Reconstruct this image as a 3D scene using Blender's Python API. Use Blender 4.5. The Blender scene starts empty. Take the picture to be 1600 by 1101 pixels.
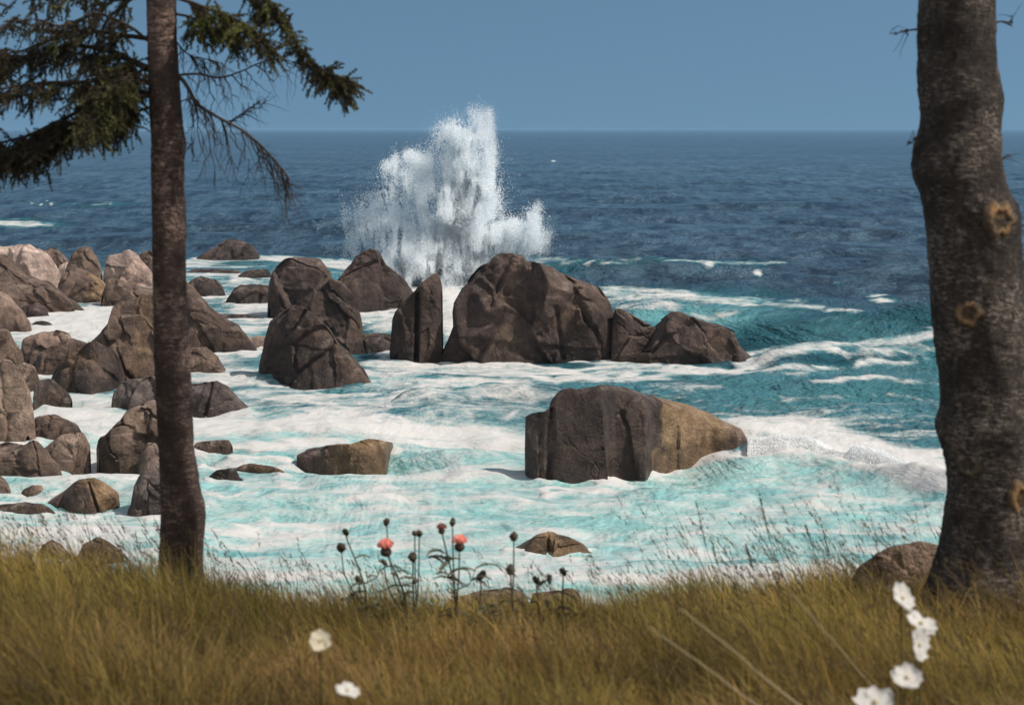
import bpy, math, random
import numpy as np
from mathutils import Vector

random.seed(7)
RNG = np.random.default_rng(11)
SC = bpy.context.scene
COL = SC.collection

# ------------------------------------------------------------------ camera model
W0, H0, F0 = 1600.0, 1101.0, 2667.0      # photograph size, focal length in its pixels
EYE = 8.0                                # eye height above the sea
HORIZON = 202.0
TH = math.atan((H0 / 2 - HORIZON) / F0)
CT, ST = math.cos(TH), math.sin(TH)

def ray(px, py):
    a = (np.asarray(px, float) - W0 / 2) / F0
    b = (H0 / 2 - np.asarray(py, float)) / F0
    return a, CT + b * ST, -ST + b * CT

def on_sea(px, py, z=0.0):
    dx, dy, dz = ray(px, py)
    t = (z - EYE) / dz
    return dx * t, dy * t

def at(px, py, Y):
    dx, dy, dz = ray(px, py)
    t = np.asarray(Y, float) / dy
    return dx * t, EYE + dz * t

def atv(px, py, Y):
    x, z = at(px, py, Y)
    return np.array((float(x), float(Y), float(z)))

def project(x, y, z):
    zz = z - EYE
    d = y * CT - zz * ST
    u = y * ST + zz * CT
    return W0 / 2 + F0 * x / d, H0 / 2 - F0 * u / d

# ------------------------------------------------------------------ numpy noise
def _hash(ix, iy, iz, seed):
    with np.errstate(over='ignore'):
        h = (ix.astype(np.uint32) * np.uint32(374761393) + iy.astype(np.uint32) * np.uint32(668265263)
             + iz.astype(np.uint32) * np.uint32(2147483647) + np.uint32(seed * 1274126177 & 0xffffffff))
        h = (h ^ (h >> np.uint32(13))) * np.uint32(1274126177)
        h = (h ^ (h >> np.uint32(16))) * np.uint32(2246822519)
        h = h ^ (h >> np.uint32(15))
    return h.astype(np.float64) / 4294967295.0

def vnoise(p, seed=0):
    f = np.floor(p)
    i = f.astype(np.int64)
    w = p - f
    w = w * w * w * (w * (w * 6 - 15) + 10)
    out = 0.0
    for a in (0, 1):
        wx = w[:, 0] if a else 1 - w[:, 0]
        for b in (0, 1):
            wy = w[:, 1] if b else 1 - w[:, 1]
            for c in (0, 1):
                wz = w[:, 2] if c else 1 - w[:, 2]
                out = out + wx * wy * wz * _hash(i[:, 0] + a, i[:, 1] + b, i[:, 2] + c, seed)
    return out * 2 - 1

def fbm(p, octv=4, seed=0, gain=0.5, lac=2.03):
    s, a, t = 0.0, 1.0, 0.0
    q = np.array(p, float)
    for k in range(octv):
        s = s + a * vnoise(q, seed + k * 17)
        t += a
        a *= gain
        q = q * lac + 3.7
    return s / t

def sstep(a, b, x):
    t = np.clip((x - a) / (b - a), 0, 1)
    return t * t * (3 - 2 * t)

# ------------------------------------------------------------------ mesh helpers
def mesh_np(name, verts, faces, mat=None, smooth=True, cols=None, floats=None, parent=None):
    """faces: (n,3) or (n,4) int array"""
    verts = np.ascontiguousarray(verts, dtype=np.float32)
    faces = np.ascontiguousarray(faces, dtype=np.int32)
    me = bpy.data.meshes.new(name)
    nv, nf, k = len(verts), len(faces), faces.shape[1]
    me.vertices.add(nv)
    me.vertices.foreach_set('co', verts.ravel())
    me.loops.add(nf * k)
    me.loops.foreach_set('vertex_index', faces.ravel())
    me.polygons.add(nf)
    me.polygons.foreach_set('loop_start', np.arange(0, nf * k, k, dtype=np.int32))
    me.polygons.foreach_set('use_smooth', np.full(nf, bool(smooth)))
    me.update(calc_edges=True)
    for nm, arr in (cols or {}).items():
        a = me.attributes.new(nm, 'FLOAT_COLOR', 'POINT')
        c = np.ones((nv, 4), np.float32)
        c[:, :3] = arr
        a.data.foreach_set('color', c.ravel())
    for nm, arr in (floats or {}).items():
        a = me.attributes.new(nm, 'FLOAT', 'POINT')
        a.data.foreach_set('value', np.ascontiguousarray(arr, dtype=np.float32))
    if mat:
        me.materials.append(mat)
    o = bpy.data.objects.new(name, me)
    COL.objects.link(o)
    if parent is not None:
        o.parent = parent
    return o

def thing(name, label, cat, loc=(0, 0, 0), group=None):
    o = bpy.data.objects.new(name, None)
    COL.objects.link(o)
    o.location = loc
    o.empty_display_size = 0.2
    return tag(o, label, cat, group)

def tag(o, label=None, cat=None, group=None, kind=None):
    if label: o['label'] = label
    if cat: o['category'] = cat
    if group: o['group'] = group
    if kind: o['kind'] = kind
    return o

def grid_faces(nr, nc, wrap=False):
    r = np.arange(nr - 1)[:, None]
    c = np.arange(nc if wrap else nc - 1)[None, :]
    c2 = (c + 1) % nc
    f = np.stack([r * nc + c, r * nc + c2, (r + 1) * nc + c2, (r + 1) * nc + c], -1)
    return f.reshape(-1, 4)

def sphere_pts(nlat, nlon):
    lat = np.linspace(0.06, math.pi - 0.06, nlat); lon = np.linspace(0, 2 * math.pi, nlon, endpoint=False)
    A, B = np.meshgrid(lat, lon, indexing='ij')
    return np.stack([np.sin(A) * np.cos(B), np.sin(A) * np.sin(B), np.cos(A)], -1).reshape(-1, 3)

class Soup:
    """collects triangles/quads (as quads; a triangle repeats no vertex, see tri lists)"""
    def __init__(s):
        s.v, s.q, s.c, s.n = [], [], [], 0
    def add(s, v, q, c=None):
        v = np.asarray(v, float)
        s.v.append(v)
        s.q.append(np.asarray(q, int) + s.n)
        s.c.append(np.broadcast_to(np.asarray((1, 1, 1) if c is None else c, float), (len(v), 3)))
        s.n += len(v)
    def tube(s, pts, rad, sides=6, c=None):
        pts = np.asarray(pts, float)
        rad = np.broadcast_to(np.asarray(rad, float), (len(pts),))
        t = np.gradient(pts, axis=0)
        t /= np.linalg.norm(t, axis=1, keepdims=True) + 1e-9
        ref = np.array((0, 1, 0.13))
        a = np.cross(t, ref); a /= np.linalg.norm(a, axis=1, keepdims=True) + 1e-9
        b = np.cross(t, a)
        ang = np.linspace(0, 2 * math.pi, sides, endpoint=False)
        ring = (a[:, None, :] * np.cos(ang)[None, :, None] + b[:, None, :] * np.sin(ang)[None, :, None]) * rad[:, None, None]
        v = (pts[:, None, :] + ring).reshape(-1, 3)
        s.add(v, grid_faces(len(pts), sides, True), c)
    def build(s, name, mat, parent=None, smooth=True, org=None):
        v = np.concatenate(s.v)
        if org is not None:
            v = v - np.asarray(org, float)
        return mesh_np(name, v, np.concatenate(s.q), mat, smooth, {'tone': np.concatenate(s.c)}, parent=parent)

def spline(pts, n):
    pts = np.asarray(pts, float)
    p = np.vstack([2 * pts[0] - pts[1], pts, 2 * pts[-1] - pts[-2]])
    out = []
    m = len(pts) - 1
    for t in np.linspace(0, m - 1e-6, n):
        i = int(t); u = t - i
        a, b, c, d = p[i], p[i + 1], p[i + 2], p[i + 3]
        out.append(0.5 * (2 * b + (c - a) * u + (2 * a - 5 * b + 4 * c - d) * u * u + (3 * b - a - 3 * c + d) * u ** 3))
    return np.array(out)

# ------------------------------------------------------------------ material helpers
class N:
    def __init__(s, name):
        s.m = bpy.data.materials.new(name)
        s.m.use_nodes = True
        s.t = s.m.node_tree
        s.t.nodes.clear()
        s.out = s.t.nodes.new('ShaderNodeOutputMaterial')
    def node(s, typ, **kw):
        n = s.t.nodes.new(typ)
        for k, v in kw.items():
            setattr(n, k, v)
        return n
    def put(s, sock, v):
        if isinstance(v, bpy.types.NodeSocket):
            s.t.links.new(v, sock)
        elif v is not None:
            if sock.type == 'RGBA' and not hasattr(v, '__len__'):
                v = (v, v, v, 1)
            elif sock.type == 'RGBA' and len(v) == 3:
                v = (*v, 1)
            sock.default_value = v
    def math(s, op, a, b=None, clamp=False):
        n = s.node('ShaderNodeMath', operation=op, use_clamp=clamp)
        s.put(n.inputs[0], a)
        if b is not None: s.put(n.inputs[1], b)
        return n.outputs[0]
    def mix(s, f, a, b, typ='MIX'):
        n = s.node('ShaderNodeMix', data_type='RGBA', blend_type=typ)
        s.put(n.inputs[0], f); s.put(n.inputs[6], a); s.put(n.inputs[7], b)
        return n.outputs[2]
    def attr(s, name):
        return s.node('ShaderNodeAttribute', attribute_name=name)
    def pos(s, scale=(1, 1, 1), obj=False):
        src = s.node('ShaderNodeTexCoord').outputs['Object'] if obj else s.node('ShaderNodeNewGeometry').outputs['Position']
        m = s.node('ShaderNodeMapping')
        s.t.links.new(src, m.inputs[0])
        m.inputs['Scale'].default_value = scale
        return m.outputs[0]
    def noise(s, vec, scale, detail=4, rough=0.55, dist=0.0):
        n = s.node('ShaderNodeTexNoise')
        s.put(n.inputs['Vector'], vec)
        n.inputs['Scale'].default_value = scale
        n.inputs['Detail'].default_value = detail
        n.inputs['Roughness'].default_value = rough
        n.inputs['Distortion'].default_value = dist
        return n.outputs[0]
    def voro(s, vec, scale, feature='DISTANCE_TO_EDGE'):
        n = s.node('ShaderNodeTexVoronoi', feature=feature)
        s.put(n.inputs['Vector'], vec)
        n.inputs['Scale'].default_value = scale
        return n.outputs['Distance']
    def ramp(s, f, a, b, lo=0.0, hi=1.0, smooth=True):
        n = s.node('ShaderNodeMapRange', interpolation_type='SMOOTHSTEP' if smooth else 'LINEAR')
        s.put(n.inputs[0], f); s.put(n.inputs[1], a); s.put(n.inputs[2], b)
        s.put(n.inputs[3], lo); s.put(n.inputs[4], hi)
        return n.outputs[0]
    def bump(s, h, strength, dist, nrm=None):
        n = s.node('ShaderNodeBump')
        s.put(n.inputs['Strength'], strength); s.put(n.inputs['Distance'], dist)
        s.put(n.inputs['Height'], h)
        if nrm is not None: s.put(n.inputs['Normal'], nrm)
        return n.outputs[0]
    def node_warp(s, vec, scale, amt):
        w = s.node('ShaderNodeTexNoise'); s.put(w.inputs['Vector'], vec)
        w.inputs['Scale'].default_value = scale; w.inputs['Detail'].default_value = 3
        m = s.node('ShaderNodeVectorMath', operation='MULTIPLY_ADD')
        s.put(m.inputs[0], w.outputs['Color']); m.inputs[1].default_value = (amt, amt, amt); s.put(m.inputs[2], vec)
        return m.outputs[0]
    def bsdf(s, color, rough=0.8, spec=0.3, nrm=None):
        n = s.node('ShaderNodeBsdfPrincipled')
        s.put(n.inputs['Base Color'], color); s.put(n.inputs['Roughness'], rough)
        s.put(n.inputs['Specular IOR Level'], spec)
        if nrm is not None: s.put(n.inputs['Normal'], nrm)
        return n
    def done(s, sh):
        s.t.links.new(sh, s.out.inputs[0])
        return s.m

def mat_rock():
    n = N('weathered_granite')
    p = n.pos()
    tone = n.attr('tone').outputs['Color']
    big = n.noise(p, 0.55, 3)
    mid = n.noise(p, 3.2, 6, 0.65)
    fine = n.noise(p, 17.0, 4, 0.7)
    c = n.mix(n.ramp(mid, 0.32, 0.7), n.mix(1, tone, (0.66, 0.62, 0.62), 'MULTIPLY'), n.mix(1, tone, (1.35, 1.27, 1.2), 'MULTIPLY'))
    c = n.mix(n.ramp(fine, 0.38, 0.66, 0.0, 0.62), c, n.mix(1, tone, (0.5, 0.47, 0.47), 'MULTIPLY'))
    c = n.mix(n.ramp(big, 0.55, 0.75, 0, 0.35), c, (0.13, 0.085, 0.035))     # rusty lichen bloom
    # joints running down through the stone
    warp = n.node('ShaderNodeVectorMath', operation='ADD')
    wn = n.node('ShaderNodeTexNoise'); n.put(wn.inputs['Vector'], p); wn.inputs['Scale'].default_value = 0.9; wn.inputs['Detail'].default_value = 3
    n.put(warp.inputs[0], n.pos((0.75, 0.75, 0.33))); n.put(warp.inputs[1], wn.outputs['Color'])
    ed = n.voro(warp.outputs[0], 0.75)
    joint = n.math('MULTIPLY', n.ramp(ed, 0.0, 0.02, 1, 0), n.ramp(big, 0.48, 0.62, 0, 0.5))
    c = n.mix(n.math('MULTIPLY', joint, 0.55), c, (0.018, 0.014, 0.013))
    # tide line: wet, weed-dark stone close to the water
    sep = n.node('ShaderNodeSeparateXYZ'); n.put(sep.inputs[0], n.node('ShaderNodeNewGeometry').outputs['Position'])
    zz = n.math('ADD', sep.outputs[2], n.math('MULTIPLY', n.math('SUBTRACT', mid, 0.5), 1.0))
    wet = n.ramp(zz, 0.08, 0.62, 0.72, 0)
    c = n.mix(wet, c, n.mix(1, c, (0.42, 0.38, 0.36), 'MULTIPLY'))
    rg = n.node('ShaderNodeTexNoise', noise_type='RIDGED_MULTIFRACTAL')
    n.put(rg.inputs['Vector'], n.pos((1, 1, 0.6))); rg.inputs['Scale'].default_value = 1.5; rg.inputs['Detail'].default_value = 6
    rgo = n.ramp(rg.outputs[0], 0.2, 1.6, 0, 1, False)
    n2v = n.voro(n.pos((1.0, 1.0, 0.7)), 2.4, 'F1')
    h = n.math('ADD', n.math('MULTIPLY', mid, 0.7), n.math('MULTIPLY', fine, 0.32))
    h = n.math('ADD', h, n.math('ADD', n.math('MULTIPLY', rgo, -0.45), n.math('MULTIPLY', n2v, 0.5)))
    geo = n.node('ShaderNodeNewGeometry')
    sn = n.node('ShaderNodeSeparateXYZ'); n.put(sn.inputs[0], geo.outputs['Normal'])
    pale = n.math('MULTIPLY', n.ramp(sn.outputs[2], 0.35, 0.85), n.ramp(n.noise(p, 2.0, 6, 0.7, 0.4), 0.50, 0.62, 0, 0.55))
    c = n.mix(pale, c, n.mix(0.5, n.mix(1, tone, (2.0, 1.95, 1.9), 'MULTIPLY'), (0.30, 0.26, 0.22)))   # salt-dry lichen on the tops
    h = n.math('SUBTRACT', h, n.math('MULTIPLY', joint, 0.55))
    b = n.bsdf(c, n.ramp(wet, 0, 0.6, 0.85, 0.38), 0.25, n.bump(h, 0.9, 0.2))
    return n.done(b.outputs[0])

def mat_sea():
    n = N('sea_water')
    F = n.attr('foam').outputs['Fac']
    T = n.attr('teal').outputs['Fac']
    # churned foam: several grains of noise, drawn out along the wave fronts
    a = n.noise(n.pos((0.32, 1.0, 1.0)), 0.8, 7, 0.66, 0.5)
    bq = n.noise(n.pos((0.42, 1.25, 1.0)), 2.3, 7, 0.72, 0.45)
    cq = n.noise(n.pos((0.7, 1.0, 1.0)), 9.0, 4, 0.7, 0.6)
    lace = n.voro(n.pos((0.62, 1.0, 1.0)), 1.5)
    lw = n.ramp(n.math('ADD', lace, n.math('MULTIPLY', n.math('SUBTRACT', bq, 0.5), 0.5)), 0.0, 0.22, 1, 0)
    pat = n.math('ADD', n.math('MULTIPLY', a, 0.5), n.math('MULTIPLY', bq, 0.36))
    pat = n.math('ADD', pat, n.math('MULTIPLY', cq, 0.14))
    pat = n.math('ADD', pat, n.math('MULTIPLY', lw, 0.05))
    key = n.math('ADD', n.math('MULTIPLY', n.math('SUBTRACT', pat, 0.525), 3.1), n.math('SUBTRACT', F, 0.5))
    foam = n.ramp(key, -0.05, 0.40, smooth=False)
    foam = n.math('MULTIPLY', foam, n.ramp(F, 0.02, 0.25))
    # colour of the water body
    tn = n.noise(n.pos((0.25, 0.8, 1)), 0.5, 6, 0.66, 0.8)
    Tm = n.math('ADD', T, n.math('MULTIPLY', n.math('SUBTRACT', tn, 0.5), n.math('MULTIPLY', T, 0.9)), True)
    gust = n.noise(n.pos((0.010, 0.022, 1)), 1.0, 5, 0.65, 0.3)
    deep = n.mix(n.ramp(gust, 0.35, 0.65), (0.021, 0.047, 0.077), (0.033, 0.067, 0.106))
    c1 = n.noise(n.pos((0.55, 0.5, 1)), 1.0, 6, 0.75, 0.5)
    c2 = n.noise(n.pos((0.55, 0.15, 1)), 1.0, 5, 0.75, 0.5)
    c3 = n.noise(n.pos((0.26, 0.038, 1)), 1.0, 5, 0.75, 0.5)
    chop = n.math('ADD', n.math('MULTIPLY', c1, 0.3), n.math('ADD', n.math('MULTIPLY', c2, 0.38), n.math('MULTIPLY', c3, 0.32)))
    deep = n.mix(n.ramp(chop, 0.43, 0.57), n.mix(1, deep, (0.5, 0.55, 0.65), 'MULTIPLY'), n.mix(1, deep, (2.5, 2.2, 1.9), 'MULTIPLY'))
    n1 = n.node('ShaderNodeValToRGB')
    n.put(n1.inputs[0], Tm)
    e = n1.color_ramp.elements
    e[0].position = 0.0; e[0].color = (0.012, 0.04, 0.07, 1)
    e[1].position = 1.0; e[1].color = (0.30, 0.55, 0.53, 1)
    for ps, cc in ((0.35, (0.022, 0.105, 0.135, 1)), (0.62, (0.08, 0.245, 0.28, 1)), (0.82, (0.175, 0.42, 0.43, 1))):
        x = e.new(ps); x.color = cc
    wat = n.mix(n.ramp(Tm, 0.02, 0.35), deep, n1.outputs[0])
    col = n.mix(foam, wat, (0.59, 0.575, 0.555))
    r = n.ramp(foam, 0, 0.6, 0.2, 0.9)
    w1 = n.noise(n.pos((0.5, 1.0, 1)), 1.6, 8, 0.72, 0.5)
    w2 = n.noise(n.pos((0.25, 0.3, 1)), 0.6, 6, 0.7, 0.4)
    w3 = n.noise(n.pos((0.22, 0.05, 1)), 1.0, 5, 0.7, 0.4)
    h = n.math('ADD', n.math('MULTIPLY', w1, 0.45), n.math('ADD', n.math('MULTIPLY', w2, 1.1), n.math('MULTIPLY', w3, 2.6)))
    calm = n.math('MULTIPLY', n.ramp(foam, 0, 1, 0.9, 0.32), n.ramp(Tm, 0.4, 0.9, 1, 0.6))
    nr = n.bump(h, calm, 0.8)
    fh = n.math('MULTIPLY', foam, n.math('ADD', 0.25, n.math('ADD', n.math('MULTIPLY', bq, 0.6), n.math('MULTIPLY', cq, 0.25))))
    nr = n.bump(fh, 0.5, 0.14, nr)
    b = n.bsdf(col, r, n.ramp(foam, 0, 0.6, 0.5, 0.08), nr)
    b.inputs['IOR'].default_value = 1.33
    return n.done(b.outputs[0])

def mat_bark(name, dark, light, sc=1.0):
    n = N(name)
    p = n.pos((1, 1, 0.45))
    pw = n.pos((0.5, 0.5, 1.5))
    a = n.noise(p, 26 * sc, 6, 0.7, 0.5)
    l = n.noise(pw, 42 * sc, 5, 0.75, 0.2)
    big = n.noise(n.pos(), 4.0, 4, 0.6)
    c = n.mix(n.ramp(a, 0.3, 0.7), dark, light)
    c = n.mix(n.ramp(n.math('ADD', n.math('MULTIPLY', l, 0.7), n.math('MULTIPLY', big, 0.3)), 0.50, 0.60, 0, 0.8), c, [min(1, v * 2.6) for v in light])
    c = n.mix(n.ramp(big, 0.3, 0.62, 0.7, 0), c, [v * 0.45 for v in dark])
    c = n.mix(1.0, c, n.attr('tone').outputs['Color'], 'MULTIPLY')
    pl = n.voro(n.node_warp(n.pos((1, 1, 0.5)), 14.0, 0.10), 24 * sc)
    fis = n.math('MULTIPLY', n.ramp(pl, 0.0, 0.14, 1, 0), n.ramp(big, 0.35, 0.6))
    c = n.mix(n.math('MULTIPLY', fis, 0.22), c, [v * 0.35 for v in dark])
    h = n.math('ADD', n.math('ADD', a, n.math('MULTIPLY', l, 0.7)), n.math('MULTIPLY', fis, -0.3))
    b = n.bsdf(c, 0.9, 0.15, n.bump(h, 1.0, 0.03))
    return n.done(b.outputs[0])

def mat_leafy(name, trans=0.35, rough=0.7, scale=None):
    n = N(name)
    tone = n.attr('tone').outputs['Color']
    if scale:
        v = n.noise(n.pos(), scale, 3)
        tone = n.mix(n.ramp(v, 0.3, 0.7), n.mix(1, tone, (0.7, 0.7, 0.7), 'MULTIPLY'), n.mix(1, tone, (1.3, 1.25, 1.1), 'MULTIPLY'))
    b = n.bsdf(tone, rough, 0.15)
    tr = n.node('ShaderNodeBsdfTranslucent')
    n.put(tr.inputs[0], tone)
    m = n.node('ShaderNodeMixShader')
    m.inputs[0].default_value = trans
    n.t.links.new(b.outputs[0], m.inputs[1]); n.t.links.new(tr.outputs[0], m.inputs[2])
    return n.done(m.outputs[0])

def mat_soil():
    n = N('peaty_soil')
    a = n.noise(n.pos(), 5, 6, 0.7)
    b = n.noise(n.pos(), 60, 4, 0.7)
    c = n.mix(n.ramp(a, 0.3, 0.7), (0.05, 0.037, 0.014), (0.10, 0.078, 0.024))
    c = n.mix(n.ramp(b, 0.4, 0.7, 0, .6), c, (0.15, 0.11, 0.04))
    s = n.bsdf(c, 0.95, 0.1, n.bump(b, 0.8, 0.03))
    return n.done(s.outputs[0])

M_ROCK = mat_rock()
M_SEA = mat_sea()
M_BARK_L = mat_bark('spruce_bark', (0.086, 0.059, 0.050), (0.145, 0.101, 0.084), 1.0)
M_BARK_R = mat_bark('grey_conifer_bark', (0.056, 0.044, 0.038), (0.140, 0.116, 0.098), 1.15)
M_TWIG = mat_leafy('twig_wood', 0.0, 0.9)
M_NEEDLE = mat_leafy('spruce_needles', 0.2, 0.6)
M_GRASS = mat_leafy('meadow_grass', 0.42, 0.65)
M_PLANT = mat_leafy('thistle_green', 0.2, 0.75)
M_PETAL = mat_leafy('flower_petals', 0.4, 0.7)
M_SPRAY = mat_leafy('white_spray', 0.5, 1.0)
M_SOIL = mat_soil()
M_KNOT = mat_leafy('resinous_knot', 0.0, 0.8, 60)

# ------------------------------------------------------------------ camera, sun, sky
cam_d = bpy.data.cameras.new('camera')
cam_d.sensor_width = 36.0
cam_d.lens = F0 / W0 * 36.0
cam_d.clip_start = 0.1
cam_d.clip_end = 60000
cam = bpy.data.objects.new('camera', cam_d)
COL.objects.link(cam)
cam.location = (0, 0, EYE)
cam.rotation_euler = (math.pi / 2 - TH, 0, 0)
cam_d.dof.use_dof = True
cam_d.dof.focus_distance = 32.0
cam_d.dof.aperture_fstop = cam_d.lens / 1000 / 0.0155
SC.camera = cam

SUN_DIR = np.array((0.64, -0.14, 0.80)); SUN_DIR /= np.linalg.norm(SUN_DIR)
sd = bpy.data.lights.new('sun', 'SUN')
sd.energy = 3.7
sd.angle = math.radians(0.5)
sd.color = (1.0, 0.93, 0.84)
sun = bpy.data.objects.new('sun', sd)
COL.objects.link(sun)
sun.rotation_euler = Vector(SUN_DIR).to_track_quat('Z', 'Y').to_euler()
sun.location = (30, 0, 40)
elev = math.asin(SUN_DIR[2])
azim = math.atan2(SUN_DIR[0], SUN_DIR[1])

world = bpy.data.worlds.new('World')
SC.world = world
world.use_nodes = True
wt = world.node_tree
wt.nodes.clear()
wo = wt.nodes.new('ShaderNodeOutputWorld')
bg = wt.nodes.new('ShaderNodeBackground')
sky = wt.nodes.new('ShaderNodeTexSky')
sky.sky_type = 'NISHITA'
sky.sun_disc = False
sky.sun_elevation = elev
sky.sun_rotation = azim
sky.altitude = 0
sky.air_density = 1.0
sky.dust_density = 0.6
sky.ozone_density = 3.0
tc = wt.nodes.new('ShaderNodeTexCoord')
sx = wt.nodes.new('ShaderNodeSeparateXYZ')
cx = wt.nodes.new('ShaderNodeCombineXYZ')
mz = wt.nodes.new('ShaderNodeMath'); mz.operation = 'MULTIPLY_ADD'
mz.inputs[1].default_value = 0.85; mz.inputs[2].default_value = 0.30
L = wt.links.new
L(tc.outputs['Generated'], sx.inputs[0])
L(sx.outputs[0], cx.inputs[0]); L(sx.outputs[1], cx.inputs[1])
L(sx.outputs[2], mz.inputs[0]); L(mz.outputs[0], cx.inputs[2])
L(cx.outputs[0], sky.inputs[0])
tint = wt.nodes.new('ShaderNodeMix'); tint.data_type = 'RGBA'; tint.blend_type = 'MULTIPLY'
tint.inputs[0].default_value = 1.0
tint.inputs[7].default_value = (0.82, 0.94, 0.83, 1)
L(sky.outputs[0], tint.inputs[6])
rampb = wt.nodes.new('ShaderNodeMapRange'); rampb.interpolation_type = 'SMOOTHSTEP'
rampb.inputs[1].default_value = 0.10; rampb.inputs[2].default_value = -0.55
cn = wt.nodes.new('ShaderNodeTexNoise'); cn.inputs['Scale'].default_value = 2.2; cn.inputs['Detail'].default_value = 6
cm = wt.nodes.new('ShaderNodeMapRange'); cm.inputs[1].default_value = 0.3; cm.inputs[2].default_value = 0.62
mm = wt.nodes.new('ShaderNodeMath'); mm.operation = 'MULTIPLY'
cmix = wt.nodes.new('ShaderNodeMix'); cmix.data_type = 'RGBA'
cmix.inputs[7].default_value = (7.4, 7.0, 6.6, 1)  # bright cloud veil added behind the camera, fills the shaded fronts
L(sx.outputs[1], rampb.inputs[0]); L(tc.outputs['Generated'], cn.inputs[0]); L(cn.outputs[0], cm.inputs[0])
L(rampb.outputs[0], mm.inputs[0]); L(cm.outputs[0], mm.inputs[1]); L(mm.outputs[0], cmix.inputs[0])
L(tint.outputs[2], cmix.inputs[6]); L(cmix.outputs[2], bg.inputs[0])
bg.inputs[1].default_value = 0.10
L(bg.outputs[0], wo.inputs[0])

SC.view_settings.view_transform = 'Standard'
SC.view_settings.look = 'None'
SC.view_settings.exposure = 0.2
SC.view_settings.gamma = 1.0
SC.view_settings.use_curve_mapping = False
SC.render.engine = 'CYCLES'
SC.cycles.use_denoising = True
SC.cycles.max_bounces = 10
SC.cycles.diffuse_bounces = 7
SC.cycles.transmission_bounces = 6
SC.cycles.volume_bounces = 6
SC.cycles.volume_step_rate = 2.0
SC.cycles.volume_max_steps = 64
SC.cycles.transparent_max_bounces = 12
SC.cycles.sample_clamp_indirect = 6

#@@SEA
# ------------------------------------------------------------------ sea
def polyd(px, py, pts, ys):
    """distance to a polyline, vertical differences stretched by ys"""
    best = np.full(px.shape, 1e9)
    for (x0, y0), (x1, y1) in zip(pts[:-1], pts[1:]):
        ax, ay, bx, by = x0, y0 * ys, x1, y1 * ys
        dx, dy = bx - ax, by - ay
        t = np.clip(((px - ax) * dx + (py * ys - ay) * dy) / (dx * dx + dy * dy + 1e-9), 0, 1)
        d = np.hypot(px - ax - t * dx, py * ys - ay - t * dy)
        best = np.minimum(best, d)
    return best / ys

def crest(x, y, pts, h, wf, wb, ends=0.15):
    """wave: steep face towards the shore (wf), long back (wb); pts are sea-plane points"""
    P = np.array([on_sea(a, b) for a, b in pts]).reshape(-1, 2)
    o = np.argsort(P[:, 0]); P = P[o]
    yc = np.interp(x, P[:, 0], P[:, 1])
    u = (x - P[0, 0]) / (P[-1, 0] - P[0, 0])
    env = sstep(-ends, ends, u) * (1 - sstep(1 - ends, 1 + ends, u))
    d = y - yc
    prof = np.where(d < 0, np.exp(-(d / wf) ** 2), np.exp(-(d / wb) ** 2))
    return h * env * prof

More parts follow.
